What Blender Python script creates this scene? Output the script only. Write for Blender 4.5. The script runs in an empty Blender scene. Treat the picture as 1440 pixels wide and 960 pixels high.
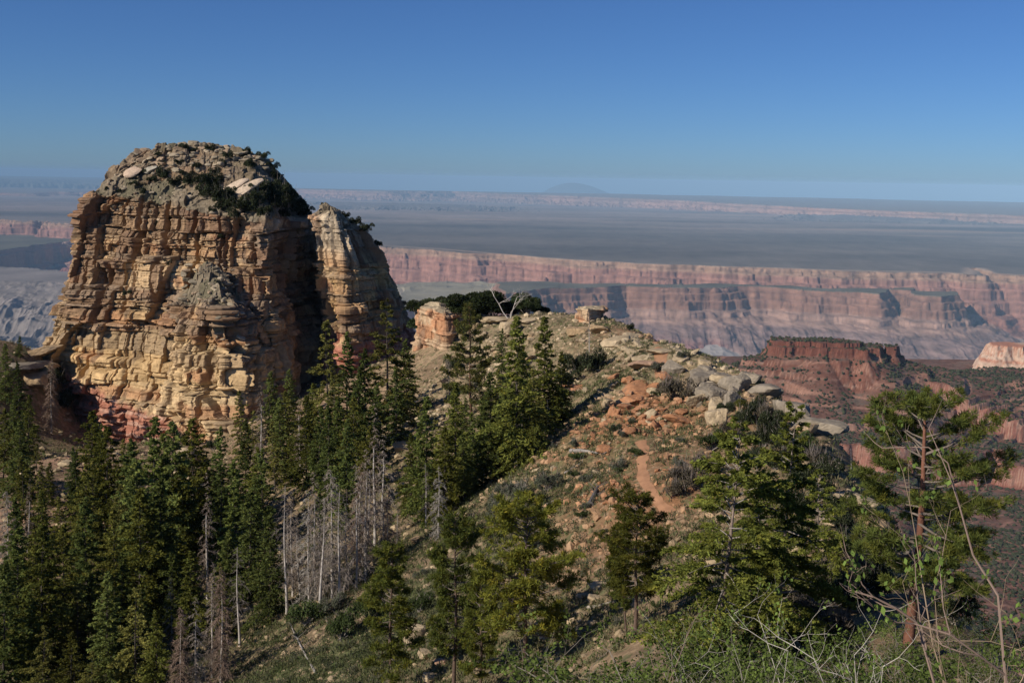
import bpy, math, random
import numpy as np
from mathutils import Matrix, Vector

# ------------------------------------------------------------------ camera, world, sun, exposure
SC = bpy.context.scene
COL = SC.collection
F = 1544.0                                   # focal length in pixels of a 1440 x 960 frame
PITCH = math.radians(8.47); ROLL = math.radians(1.0)
_r0 = np.array([1.0, 0, 0]); FWD = np.array([0, math.cos(PITCH), -math.sin(PITCH)])
_u0 = np.array([0, math.sin(PITCH), math.cos(PITCH)])
RIGHT = math.cos(ROLL) * _r0 + math.sin(ROLL) * _u0
UP = -math.sin(ROLL) * _r0 + math.cos(ROLL) * _u0
cam_data = bpy.data.cameras.new("camera"); cam = bpy.data.objects.new("camera", cam_data); COL.objects.link(cam)
cam_data.sensor_width = 36.0; cam_data.lens = F * 36.0 / 1440.0
cam_data.clip_start = 0.1; cam_data.clip_end = 400000.0
cam.matrix_world = Matrix(((RIGHT[0], UP[0], -FWD[0], 0), (RIGHT[1], UP[1], -FWD[1], 0), (RIGHT[2], UP[2], -FWD[2], 0), (0, 0, 0, 1)))
SC.camera = cam

SUN_EL = math.radians(31.0)
SUN_AZ = math.atan2(-0.84, -0.54)            # towards the sun: behind the camera and to its left
SUN = np.array([math.sin(SUN_AZ) * math.cos(SUN_EL), math.cos(SUN_AZ) * math.cos(SUN_EL), math.sin(SUN_EL)])
sun_data = bpy.data.lights.new("sun", 'SUN'); sun = bpy.data.objects.new("sun", sun_data); COL.objects.link(sun)
sun_data.energy = 4.8; sun_data.angle = math.radians(0.53); sun_data.color = (1.0, 0.90, 0.76)
sun.rotation_euler = Vector((-SUN[0], -SUN[1], -SUN[2])).to_track_quat('-Z', 'Y').to_euler()
sun.location = (-60, -60, 60)

world = bpy.data.worlds.new("World"); SC.world = world; world.use_nodes = True
wn = world.node_tree.nodes; wl = world.node_tree.links
sky = wn.new('ShaderNodeTexSky'); sky.sky_type = 'NISHITA'; sky.sun_disc = False
sky.sun_elevation = SUN_EL; sky.sun_rotation = SUN_AZ % (2 * math.pi)
sky.altitude = 2500.0; sky.air_density = 1.0; sky.dust_density = 2.0; sky.ozone_density = 8.0
tintn = wn.new('ShaderNodeVectorMath'); tintn.operation = 'MULTIPLY'; tintn.inputs[1].default_value = (0.73, 0.88, 1.06)   # the deep clear blue of the high plateau
wl.new(sky.outputs[0], tintn.inputs[0]); wl.new(tintn.outputs[0], wn['Background'].inputs[0]); wn['Background'].inputs[1].default_value = 0.075
SC.view_settings.view_transform = 'Standard'; SC.view_settings.look = 'None'
SC.view_settings.exposure = 0.0; SC.view_settings.gamma = 1.0
SC.cycles.max_bounces = 5; SC.cycles.diffuse_bounces = 1; SC.cycles.glossy_bounces = 1
SC.cycles.transmission_bounces = 2; SC.cycles.volume_bounces = 0; SC.cycles.transparent_max_bounces = 4
SC.cycles.use_denoising = True

# ------------------------------------------------------------------ helpers: rays, noise, meshes, tags
def ray(px, py):
    d = RIGHT * ((px - 720.0) / F) - UP * ((py - 480.0) / F) + FWD
    return d
def P(px, py, Y):                            # point on the sight line of a photo pixel at range Y
    d = ray(px, py); return d * (Y / d[1])
def PZ(px, py, z):                           # the same at elevation z
    d = ray(px, py); return d * (z / d[2])

def _h(ix, iy, iz, seed):
    with np.errstate(over='ignore'):
        h = (ix.astype(np.int64).astype(np.uint32) * np.uint32(374761393) + iy.astype(np.int64).astype(np.uint32) * np.uint32(668265263)
             + iz.astype(np.int64).astype(np.uint32) * np.uint32(2147483647) + np.uint32((seed * 974711 + 12345) & 0xffffffff))
        h = (h ^ (h >> np.uint32(13))) * np.uint32(1274126177)
        h = (h ^ (h >> np.uint32(16))) * np.uint32(2246822519)
        h = h ^ (h >> np.uint32(15))
    return h.astype(np.float64) / 4294967295.0
def hash1(a, b=0, seed=0):
    a = np.asarray(a); b = np.asarray(b) + np.zeros_like(a)
    return _h(a, b, np.zeros_like(a), seed)
def noise2(x, y, seed=0):
    xi = np.floor(x); yi = np.floor(y); fx = x - xi; fy = y - yi
    z = np.zeros_like(xi)
    ux = fx * fx * fx * (fx * (fx * 6 - 15) + 10); uy = fy * fy * fy * (fy * (fy * 6 - 15) + 10)
    a = _h(xi, yi, z, seed); b = _h(xi + 1, yi, z, seed); c = _h(xi, yi + 1, z, seed); d = _h(xi + 1, yi + 1, z, seed)
    return (a + (b - a) * ux + (c - a) * uy + (a - b - c + d) * ux * uy) * 2 - 1
def noise3(x, y, z, seed=0):
    zi = np.floor(z); fz = z - zi; uz = fz * fz * (3 - 2 * fz)
    def lay(k):
        xi = np.floor(x); yi = np.floor(y); fx = x - xi; fy = y - yi
        ux = fx * fx * (3 - 2 * fx); uy = fy * fy * (3 - 2 * fy)
        a = _h(xi, yi, k, seed); b = _h(xi + 1, yi, k, seed); c = _h(xi, yi + 1, k, seed); d = _h(xi + 1, yi + 1, k, seed)
        return a + (b - a) * ux + (c - a) * uy + (a - b - c + d) * ux * uy
    l0 = lay(zi); l1 = lay(zi + 1)
    return (l0 + (l1 - l0) * uz) * 2 - 1
def fbm2(x, y, oct=4, seed=0, gain=0.5, lac=2.03):
    s = np.zeros(np.broadcast(x, y).shape); a = 1.0; t = 0
    for k in range(oct):
        s += a * noise2(x, y, seed + k * 17); t += a; a *= gain
        x = x * lac + 13.7; y = y * lac - 7.3
    return s / t
def ridged2(x, y, oct=4, seed=0):
    s = np.zeros(np.broadcast(x, y).shape); a = 1.0; t = 0
    for k in range(oct):
        s += a * (1 - 2 * np.abs(noise2(x, y, seed + k * 17))); t += a; a *= 0.5
        x = x * 2.03 + 13.7; y = y * 2.03 - 7.3
    return s / t
def sstep(a, b, x):
    t = np.clip((x - a) / (b - a), 0, 1); return t * t * (3 - 2 * t)
def mixc(c, d, t):
    return c + (d - c) * t[..., None]
def C3(*c): return np.array(c, dtype=np.float64)

def build_mesh(name, verts, faces, mat=None, parent=None, cols=None, smooth=False, link=True):
    """verts (N,3); faces (M,3|4) or list of such arrays; cols (N,3) -> point colour 'Col'"""
    me = bpy.data.meshes.new(name)
    fl = faces if isinstance(faces, list) else [faces]
    fl = [np.asarray(f, dtype=np.int32) for f in fl if len(f)]
    loops = np.concatenate([f.ravel() for f in fl]); counts = np.concatenate([np.full(len(f), f.shape[1], dtype=np.int32) for f in fl])
    starts = np.concatenate([[0], np.cumsum(counts)[:-1]]).astype(np.int32)
    me.vertices.add(len(verts)); me.vertices.foreach_set("co", np.ascontiguousarray(verts, dtype=np.float32).ravel())
    me.loops.add(len(loops)); me.loops.foreach_set("vertex_index", loops)
    me.polygons.add(len(counts)); me.polygons.foreach_set("loop_start", starts); me.polygons.foreach_set("loop_total", counts)
    me.update(calc_edges=True)
    if cols is not None:
        at = me.color_attributes.new("Col", 'FLOAT_COLOR', 'POINT')
        c4 = np.ones((len(verts), 4), dtype=np.float32); c4[:, :3] = np.clip(cols, 0, 1)
        at.data.foreach_set("color", c4.ravel())
    me.polygons.foreach_set("use_smooth", np.full(len(counts), bool(smooth)))
    if mat is not None: me.materials.append(mat)
    ob = bpy.data.objects.new(name, me)
    if link: COL.objects.link(ob)
    if parent is not None: ob.parent = parent
    return ob
def grid_faces(nr, nc, wrap=False):
    r = np.arange(nr - 1)[:, None]; c = np.arange(nc if wrap else nc - 1)[None, :]
    c1 = (c + 1) % nc
    a = r * nc + c; b = r * nc + c1; d = (r + 1) * nc + c1; e = (r + 1) * nc + c
    return np.stack([a, b, d, e], -1).reshape(-1, 4)
def tag(o, label=None, cat=None, group=None, kind=None):
    if label: o["label"] = label
    if cat: o["category"] = cat
    if group: o["group"] = group
    if kind: o["kind"] = kind
    return o
def empty(name, loc=(0, 0, 0)):
    o = bpy.data.objects.new(name, None); COL.objects.link(o); o.location = loc; o.empty_display_size = 0.3
    return o
def copy_tree(src):
    c = src.copy(); COL.objects.link(c)
    for k in ("label", "group"):
        if k in c: del c[k]
    for ch in list(src.children):
        d = ch.copy(); COL.objects.link(d); d.parent = c
        for g in list(ch.children):
            e = g.copy(); COL.objects.link(e); e.parent = d
    return c

# ------------------------------------------------------------------ materials
def mat_rock(name, nscale=1.2, amt=0.5, bump=0.35, bscale=2.5, rough=0.95, dist=0.25, fine=0.0):
    m = bpy.data.materials.new(name); m.use_nodes = True; nt = m.node_tree; n = nt.nodes; l = nt.links
    b = n['Principled BSDF']; b.inputs['Roughness'].default_value = rough; b.inputs['Specular IOR Level'].default_value = 0.12
    at = n.new('ShaderNodeVertexColor'); at.layer_name = "Col"
    tc = n.new('ShaderNodeTexCoord')
    ns = n.new('ShaderNodeTexNoise'); ns.inputs['Scale'].default_value = nscale; ns.inputs['Detail'].default_value = 9; ns.inputs['Roughness'].default_value = 0.68
    l.new(tc.outputs['Object'], ns.inputs['Vector'])
    mr = n.new('ShaderNodeMapRange'); mr.inputs[1].default_value = 0.25; mr.inputs[2].default_value = 0.75
    mr.inputs[3].default_value = 1 - amt; mr.inputs[4].default_value = 1 + amt
    l.new(ns.outputs['Fac'], mr.inputs[0])
    mx = n.new('ShaderNodeVectorMath'); mx.operation = 'SCALE'
    l.new(at.outputs['Color'], mx.inputs[0]); l.new(mr.outputs[0], mx.inputs['Scale'])
    l.new(mx.outputs[0], b.inputs['Base Color'])
    if bump > 0:
        nb = n.new('ShaderNodeTexNoise'); nb.inputs['Scale'].default_value = bscale; nb.inputs['Detail'].default_value = 8; nb.inputs['Roughness'].default_value = 0.7
        l.new(tc.outputs['Object'], nb.inputs['Vector'])
        bp = n.new('ShaderNodeBump'); bp.inputs['Strength'].default_value = bump; bp.inputs['Distance'].default_value = dist
        l.new(nb.outputs['Fac'], bp.inputs['Height']); l.new(bp.outputs[0], b.inputs['Normal'])
    return m
def mat_leaf(name, trans=0.25, var=0.3):
    m = bpy.data.materials.new(name); m.use_nodes = True; nt = m.node_tree; n = nt.nodes; l = nt.links
    n.remove(n['Principled BSDF'])
    at = n.new('ShaderNodeVertexColor'); at.layer_name = "Col"
    oi = n.new('ShaderNodeObjectInfo')
    mr = n.new('ShaderNodeMapRange'); mr.inputs[3].default_value = 1 - var; mr.inputs[4].default_value = 1 + var
    l.new(oi.outputs['Random'], mr.inputs[0])
    mx = n.new('ShaderNodeVectorMath'); mx.operation = 'SCALE'
    l.new(at.outputs['Color'], mx.inputs[0]); l.new(mr.outputs[0], mx.inputs['Scale'])
    df = n.new('ShaderNodeBsdfDiffuse'); tr = n.new('ShaderNodeBsdfTranslucent'); ms = n.new('ShaderNodeMixShader'); ms.inputs[0].default_value = trans
    l.new(mx.outputs[0], df.inputs[0]); l.new(mx.outputs[0], tr.inputs[0])
    l.new(df.outputs[0], ms.inputs[1]); l.new(tr.outputs[0], ms.inputs[2]); l.new(ms.outputs[0], n['Material Output'].inputs[0])
    return m
M_FAR = mat_rock("canyon_rock", nscale=0.012, amt=0.18, bump=0.0)
M_RED = mat_rock("red_slope", nscale=0.12, amt=0.35, bump=0.5, bscale=0.15, dist=3.0)
M_CLIFF = mat_rock("layered_sandstone", nscale=1.1, amt=0.42, bump=0.6, bscale=2.2, dist=0.3)
M_STONE = mat_rock("boulder_stone", nscale=2.2, amt=0.40, bump=0.5, bscale=4.0, dist=0.15)
M_SOIL = mat_rock("stony_soil", nscale=1.6, amt=0.5, bump=0.7, bscale=3.5, dist=0.2)
M_PATH = mat_rock("trodden_earth", nscale=3.0, amt=0.15, bump=0.2, bscale=6, dist=0.05)
M_BARK = mat_rock("bark", nscale=6.0, amt=0.35, bump=0.6, bscale=14, dist=0.05)
M_DEAD = mat_leaf("dead_wood", trans=0.0, var=0.18)
M_LEAF = mat_leaf("needles", trans=0.36, var=0.38)
M_SHRUB = mat_leaf("shrub_leaves", trans=0.25, var=0.3)

# ------------------------------------------------------------------ thin plate splines through surveyed points
class TPS:
    def __init__(s, pts, lam=0.0):
        p = np.asarray(pts, dtype=np.float64); s.c = p[:, :2]; n = len(p)
        s.sc = 50.0
        K = s.k(s.c, s.c) + lam * np.eye(n)
        A = np.zeros((n + 3, n + 3)); A[:n, :n] = K; A[:n, n] = 1; A[:n, n + 1:] = s.c / s.sc
        A[n:, :n] = A[:n, n:].T
        s.w = np.linalg.solve(A, np.concatenate([p[:, 2], [0, 0, 0]]))
    def k(s, a, b):
        d2 = ((a[:, None, :] - b[None, :, :]) ** 2).sum(-1) / (s.sc ** 2)
        return np.where(d2 > 1e-12, 0.5 * d2 * np.log(d2 + 1e-20), 0.0)
    def __call__(s, x, y):
        x = np.asarray(x, dtype=np.float64); y = np.asarray(y, dtype=np.float64)
        sh = np.broadcast(x, y).shape
        q = np.stack([np.broadcast_to(x, sh).ravel(), np.broadcast_to(y, sh).ravel()], -1)
        out = np.empty(len(q)); n = len(s.c)
        for i in range(0, len(q), 60000):
            b = q[i:i + 60000]
            out[i:i + 60000] = s.k(b, s.c) @ s.w[:n] + s.w[n] + (b / s.sc) @ s.w[n + 1:]
        return out.reshape(sh)

def seg_dist(x, y, poly, closed=True):
    """unsigned distance to a polyline and (closed) inside flag"""
    d2 = np.full(np.broadcast(x, y).shape, 1e30); ins = np.zeros(d2.shape, dtype=bool)
    n = len(poly)
    for i in range(n if closed else n - 1):
        ax, ay = poly[i]; bx, by = poly[(i + 1) % n]
        ex, ey = bx - ax, by - ay; L = ex * ex + ey * ey + 1e-12
        t = np.clip(((x - ax) * ex + (y - ay) * ey) / L, 0, 1)
        d2 = np.minimum(d2, (x - ax - t * ex) ** 2 + (y - ay - t * ey) ** 2)
        if closed:
            c = ((ay > y) != (by > y)) & (x < ex * (y - ay) / (by - ay + 1e-12) + ax)
            ins ^= c
    return np.sqrt(d2), ins
# ================================================================== FAR COUNTRY: canyon walls, plateau, far cliffs
FLOOR = -1560.0
def pxz(lst, z): return [tuple(PZ(a, b, z)[:2]) for a, b in lst]
MES = []   # (polygon, top z, profile d[], dz[], colour key)
rim1 = pxz([(-420, 286), (-150, 297), (0, 307), (60, 309), (130, 318), (300, 331), (420, 338), (540, 345), (620, 350), (700, 357), (800, 365), (900, 371), (1000, 374.5),
            (1100, 377), (1180, 380), (1250, 381.5), (1330, 383), (1362, 386), (1366, 377), (1378, 377), (1392, 384), (1440, 387), (1560, 391), (1760, 397)], -870)
MES.append((rim1 + [(200000, 60000), (200000, 300000), (-200000, 300000), (-200000, 80000)], -870.0,
            [0, 20, 60, 76, 120, 140, 210, 232, 330, 350, 520, 1100, 2500], [0, -55, -72, -130, -145, -235, -262, -365, -400, -450, -530, -720, -880], 1))
def mesa(front, z, back, prof, key):
    f = pxz(front, z); MES.append((f + [tuple(P(a, 300, Y)[:2]) for a, Y in back], z, [p[0] for p in prof], [p[1] for p in prof], key))
mesa([(705, 414), (780, 406), (880, 402), (960, 404), (1060, 402), (1130, 407), (1200, 410), (1222, 413), (1236, 399), (1258, 399), (1264, 414), (1305, 417)], -1010,
     [(1340, 10250), (1340, 10620), (1120, 10850), (960, 10820), (820, 10800), (700, 10700)],
     [(0, 0), (18, -48), (50, -62), (64, -120), (92, -132), (108, -205), (165, -228), (185, -272), (260, -300), (700, -470), (1500, -640), (2800, -740)], 2)
mesa([(560, 430), (620, 424), (690, 420), (740, 421)], -1120, [(770, 10600), (760, 11300), (640, 11900), (560, 11500)],
     [(0, 0), (140, -28), (170, -160), (210, -175), (240, -300), (300, -320), (900, -440)], 3)
mesa([(-120, 372), (0, 351), (60, 343), (115, 338), (190, 333)], -1130, [(260, 20500), (100, 21500), (-300, 21500), (-400, 12000)],
     [(0, 0), (40, -60), (80, -75), (120, -260), (190, -290), (230, -420), (600, -500), (1500, -700)], 4)
mesa([(-300, 378), (-60, 394), (30, 397), (110, 400), (200, 402), (330, 410)], -1100, [(330, 11300), (0, 12600), (-400, 12600)],
     [(0, 0), (500, -110), (1500, -380), (2600, -560)], 5)
# the echoing cliffs beyond the plain, a low dark hill on it, and the last ridges
mesa([(300, 262), (410, 265.5), (470, 267), (540, 269), (600, 269.5), (640, 268.5), (700, 272), (760, 274), (860, 278), (960, 282), (1040, 286), (1120, 290.5), (1250, 296), (1330, 299), (1500, 305)], -760,
     [(1700, 50000), (1300, 56000), (860, 60000), (640, 60000), (300, 60000)], [(0, 0), (120, -80), (450, -120), (600, -240), (1800, -380)], 6)
mesa([(455, 291), (480, 289), (560, 289), (630, 291), (650, 293)], -935, [(640, 37500), (560, 38300), (470, 38300)], [(0, 0), (500, -60), (1200, -90), (2500, -140)], 7)
mesa([(-300, 266), (-60, 268), (40, 272), (75, 269), (110, 270), (130, 267), (230, 273)], -1000, [(230, 60000), (0, 62000), (-300, 62000)], [(0, 0), (300, -70), (900, -220), (4000, -320)], 6)
mesa([(1170, 308), (1200, 307), (1260, 309), (1330, 312)], -930, [(1330, 34000), (1180, 34500)], [(0, 0), (300, -40), (1500, -90)], 7)
mesa([(-400, 248), (-100, 251), (140, 253), (300, 259)], -640, [(300, 105000), (-400, 105000)], [(0, 0), (800, -60), (3000, -260)], 8)

def far_z(x, y):
    sc = np.clip(y / 12000.0, 0.6, 1.5)
    wx = 420 * fbm2(x / 2100, y / 2100, 4, 3) + 170 * fbm2(x / 620, y / 620, 3, 9)
    wy = 420 * fbm2(x / 2100 + 40, y / 2100 - 11, 4, 5) + 260 * fbm2(x / 620 + 3, y / 620, 4, 21)
    X = x + wx * sc * 0.55; Y = y + wy * sc * 0.8
    base = FLOOR + 130 * ridged2(x / 1300, y / 1300, 5, 71)
    gul = ridged2(x / 300, y / 900, 4, 81)
    z = base.copy(); key = np.zeros(z.shape, dtype=np.int32); dep = np.zeros(z.shape)
    for poly, top, pd, pz, k in MES:
        d, ins = seg_dist(X, Y, poly)
        d = np.where(ins, 0.0, d)
        slope = sstep(230, 800, d)
        crack = (70 * ridged2(x / 520, y / 520, 3, 33) + 22 * ridged2(x / 150, y / 150, 3, 34) + 9 * noise2(x / 34, y / 34, 35) - 20) * sstep(0, 40, d) * (1 - .6 * sstep(250, 500, d))
        fan = 1 + .45 * fbm2(x / 420, y / 420, 3, 36); dd = np.maximum(d * fan + np.where(d > 0, crack, 0), 0) 
        h_ = top + np.interp(dd, list(pd) + [pd[-1] + 2500], list(pz) + [pz[-1] - 1500])
        h = top + np.interp(dd, list(pd) + [pd[-1] + 2500], list(pz) + [pz[-1] - 1500]) + np.where(d > 0, slope * (gul * 70 + 14 * ridged2(x / 70, y / 160, 2, 82)) + 7 * noise2(x / 60, h_ / 16, 83), 0)
        if k == 1: h = h + np.where(ins, -0.0030 * np.maximum(y - 13000, 0) - y * y / 1.48e7 * sstep(12000, 20000, y), 0)
        if k == 2: h = h + np.where(ins, 16 * fbm2(x / 500, y / 500, 3, 4), 0)
        if k == 3: h = h + np.where(ins, 45 * np.maximum(0, ridged2(x / 700, y / 700, 3, 14)), 0)
        if k == 6: h = h + 25 * fbm2(x / 5000, y / 9000, 3, 4)
        m = h > z
        z = np.where(m, h, z); key = np.where(m, k, key); dep = np.where(m, top - h, dep)
        inn = m & ins; dep = np.where(inn, -1.0, dep)
    return z, key, dep

def far_colour(x, y, z, key, dep):
    n1 = fbm2(x / 420, y / 420, 4, 101); n2 = .6 * fbm2(x / 90, z / 14, 3, 131) + .9 * fbm2(x / 45, z / 260, 4, 132); n3 = fbm2(x / 2600, y / 5200, 4, 151)
    dz = dep + 14 * n1
    c = mixc(C3(.30, .27, .25), C3(.33, .19, .17), sstep(-0.1, 0.35, fbm2(x / 900, y / 900, 3, 161)))
    cream, pink, red, purp = C3(.31, .195, .135), C3(.295, .155, .118), C3(.27, .13, .095), C3(.25, .115, .10)
    bands = 0.5 + 0.5 * np.sin(dz * 0.105 + 2 * n1)
    w = mixc(mixc(cream, pink, sstep(60, 95, dz)), red, sstep(350, 420, dz)) * (0.78 + 0.24 * bands + 0.42 * n2)[..., None]
    w = mixc(w, mixc(purp, C3(.30, .25, .22), sstep(0.0, .35, n1)), sstep(540, 570, dz))
    c = np.where((key == 1)[..., None], w, c)
    brown, pale, grey = C3(.245, .135, .095), C3(.315, .200, .155), C3(.205, .138, .122)
    w2 = mixc(mixc(brown, pale, sstep(195, 215, dz)), grey, sstep(300, 360, dz)) * (0.80 + 0.22 * bands + 0.40 * n2)[..., None]
    w2 = mixc(w2, purp, sstep(-.15, .2, n1) * sstep(400, 500, dz) * 0.85)
    c = np.where((key == 2)[..., None], w2, c)
    w3 = mixc(mixc(C3(.30, .26, .20), C3(.42, .25, .18), sstep(25, 40, dz)), grey, sstep(310, 350, dz)) * (0.9 + 0.2 * n2)[..., None]
    c = np.where((key == 3)[..., None], w3, c)
    w4 = mixc(C3(.36, .24, .18), C3(.33, .27, .24), sstep(420, 480, dz)) * (0.85 + 0.2 * bands)[..., None]
    c = np.where((key == 4)[..., None], w4, c)
    c = np.where((key == 5)[..., None], C3(.26, .225, .205) * (0.85 + 0.3 * n1)[..., None], c)
    c = np.where((key == 6)[..., None], mixc(C3(.36, .205, .15), C3(.26, .165, .13), sstep(-.3, .4, n3)) * (1 + .25 * fbm2(x / 300, z / 40, 3, 133))[..., None], c)
    c = np.where((key == 7)[..., None], C3(.17, .145, .135), c)
    c = np.where((key == 8)[..., None], C3(.14, .14, .12), c)
    top = dep < 0
    c = np.where((top & (key == 2) | top & (key == 4))[..., None], C3(.115, .105, .075) * (1 + 0.4 * n1)[..., None], c)
    c = np.where((top & (key == 3))[..., None], C3(.27, .24, .17) * (1 + 0.3 * n1)[..., None], c)
    strk = fbm2(x / 5200, y / 1900, 5, 171)
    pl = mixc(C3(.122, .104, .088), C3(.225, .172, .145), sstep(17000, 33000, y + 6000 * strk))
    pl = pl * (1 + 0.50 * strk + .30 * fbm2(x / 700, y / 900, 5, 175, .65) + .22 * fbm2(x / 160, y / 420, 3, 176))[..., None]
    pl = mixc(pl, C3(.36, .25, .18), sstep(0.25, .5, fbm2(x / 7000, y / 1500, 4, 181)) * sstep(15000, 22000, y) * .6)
    pl = mixc(pl, C3(.45, .32, .23), (1 - sstep(0, 120, seg_dist(x, y, rim1, False)[0])) * 0.6)
    c = np.where((top & (key == 1))[..., None], pl, c)
    c = np.where((top & (key == 6))[..., None], C3(.20, .17, .15) + 0 * c, c)
    return c

def far_country():
    nc, nr = 1560, 780
    u = np.linspace(-0.55, 0.55, nc)
    yc = np.concatenate([np.linspace(5200, 24000, 1050), np.geomspace(24040, 108000, 300)])
    U, Yc = np.meshgrid(u, yc)
    z, _, _ = far_z(U * Yc, Yc)
    dy = np.diff(yc)[:, None]
    ang = np.abs(np.diff(z / Yc, axis=0)) + 0.02 * dy / Yc[1:] + np.abs(np.diff(z, axis=0)) / Yc[1:] * 0.6
    ang = np.maximum(ang, 1e-7)
    k = 9                                       # smooth the sampling across columns so that the rows stay even
    ang = np.stack([ang[:, max(0, j - k):j + k + 1].mean(1) for j in range(nc)], 1)
    cum = np.concatenate([np.zeros((1, nc)), np.cumsum(ang, 0)], 0); cum /= cum[-1:]
    t = np.linspace(0, 1, nr)
    Y = np.stack([np.interp(t, cum[:, j], yc) for j in range(nc)], 1)
    X = u[None, :] * Y
    z, key, dep = far_z(X, Y)
    col = far_colour(X, Y, z, key, dep)
    v = np.stack([X, Y, z], -1).reshape(-1, 3)
    o = build_mesh("canyon_terrain", v, grid_faces(nr, nc), M_FAR, cols=col.reshape(-1, 3))
    tag(o, kind="structure")
far_country()

def dome_mountain():                            # lone blue dome on the skyline
    n, m = 60, 120
    cx, cy, _ = P(803, 262, 104000.0)
    ztop = P(803, 257, 104000.0)[2]; zb = P(803, 277, 104000.0)[2] - 250
    r = np.linspace(0, 1, n)[:, None]; a = np.linspace(0, 2 * math.pi, m, endpoint=False)[None, :]
    x = cx + r * np.cos(a) * (4100 + 1500 * np.maximum(np.cos(a), 0)) ; y = cy + r * np.sin(a) * 4500
    z = zb + (ztop - zb) * (np.cos(np.clip(r * 1.05, 0, 1) * math.pi) * .5 + .5) ** 0.62 + 60 * fbm2(x / 1500, y / 1500, 3, 5) * (1 - r)
    v = np.stack([x, y, z + 0 * a], -1).reshape(-1, 3)
    o = build_mesh("mountain", v, grid_faces(n, m, True), M_FAR, cols=np.tile(C3(.10, .10, .08), (len(v), 1)), smooth=True)
    tag(o, kind="structure")
dome_mountain()
o = build_mesh("far_plain", np.array([[-260000, 3000, -1750], [260000, 3000, -1750], [260000, 84000, -1750], [-260000, 84000, -1750]], dtype=float),
               np.array([[0, 1, 2, 3]]), M_FAR, cols=np.tile(C3(.2, .17, .14), (4, 1)))
tag(o, kind="structure")

# ------------------------------------------------------------------ the red hill across the side canyon
RC = [(1060, 508, 1975), (1090, 500, 2000), (1130, 500, 2005), (1170, 502, 2005), (1215, 506, 2000), (1260, 513, 1990), (1040, 524, 1960), (1000, 565, 1910), (960, 640, 1800), (900, 760, 1650), (1020, 700, 1640),
      (1100, 540, 1935), (1200, 545, 1935), (1280, 540, 1945), (1100, 600, 1800), (1200, 600, 1800), (1290, 590, 1830), (1340, 570, 1890), (1400, 575, 1900), (1440, 578, 1900), (1340, 525, 2250),
      (1440, 530, 2300), (1290, 517, 2080), (1500, 540, 2300), (1200, 645, 1715), (1250, 650, 1700), (1320, 645, 1720), (1400, 640, 1740), (1440, 640, 1740), (1380, 715, 1580), (1440, 735, 1550),
      (1420, 850, 1300), (1440, 900, 1200), (1340, 800, 1400), (1250, 745, 1520), (1150, 690, 1640), (1560, 700, 1600), (1560, 900, 1200), (1100, 800, 1450), (1000, 800, 1500), (1150, 545, 2250), (1250, 545, 2250), (1000, 620, 2500), (1000, 700, 2900), (1200, 690, 2900),
      (1440, 620, 2800), (1580, 620, 2800), (1330, 545, 1930), (1060, 540, 2150), (1440, 555, 2500), (1330, 560, 2500), (1100, 900, 1150), (1250, 900, 1180), (1100, 506, 1955), (1160, 507, 1953), (1060, 590, 2350), (1150, 600, 2550), (1250, 590, 2550), (1000, 600, 2200), (950, 620, 2200), (1350, 580, 2620), (1215, 511, 1948), (1245, 513, 1953), (1075, 512, 1965)]
RT = TPS([P(*c) for c in RC], lam=0.02)
CAP = [tuple(P(a, 490, Y)[:2]) for a, Y in [(1088, 1985), (1105, 1965), (1140, 1962), (1172, 1966), (1196, 1970), (1212, 1955), (1236, 1965), (1238, 2030), (1180, 2060), (1090, 2050)]]
CAP2 = [tuple(P(a, 490, Y)[:2]) for a, Y in [(1094, 1988), (1112, 1974), (1150, 1972), (1190, 1980), (1206, 1976), (1208, 2020), (1150, 2040), (1094, 2035)]]
KNOB = [tuple(P(a, 490, Y)[:2]) for a, Y in [(1243, 1990), (1262, 1988), (1262, 2010), (1244, 2012)]]
STEP = [tuple(P(a, 600, Y)[:2]) for a, Y in [(1120, 1690), (1180, 1700), (1250, 1672), (1300, 1690), (1350, 1705), (1385, 1700), (1390, 1790), (1410, 1800), (1416, 1700), (1470, 1690), (1600, 1690), (1600, 3200), (850, 3200), (850, 1600), (1060, 1680)]]
STEP2 = [tuple(P(a, 600, Y)[:2]) for a, Y in [(1322, 1960), (1345, 1915), (1400, 1885), (1436, 1860), (1442, 1920), (1600, 1900), (1600, 3200), (1000, 3200), (1000, 1975), (1270, 1975)]]
PALE = [tuple(P(a, 500, Y)[:2]) for a, Y in [(1388, 2420), (1396, 2400), (1420, 2400), (1440, 2390), (1470, 2440), (1470, 2480), (1390, 2470)]]
TAN = [tuple(P(a, 860, Y)[:2]) for a, Y in [(1352, 1290), (1400, 1270), (1470, 1240), (1600, 1220), (1600, 1450), (1380, 1390)]]
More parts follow.
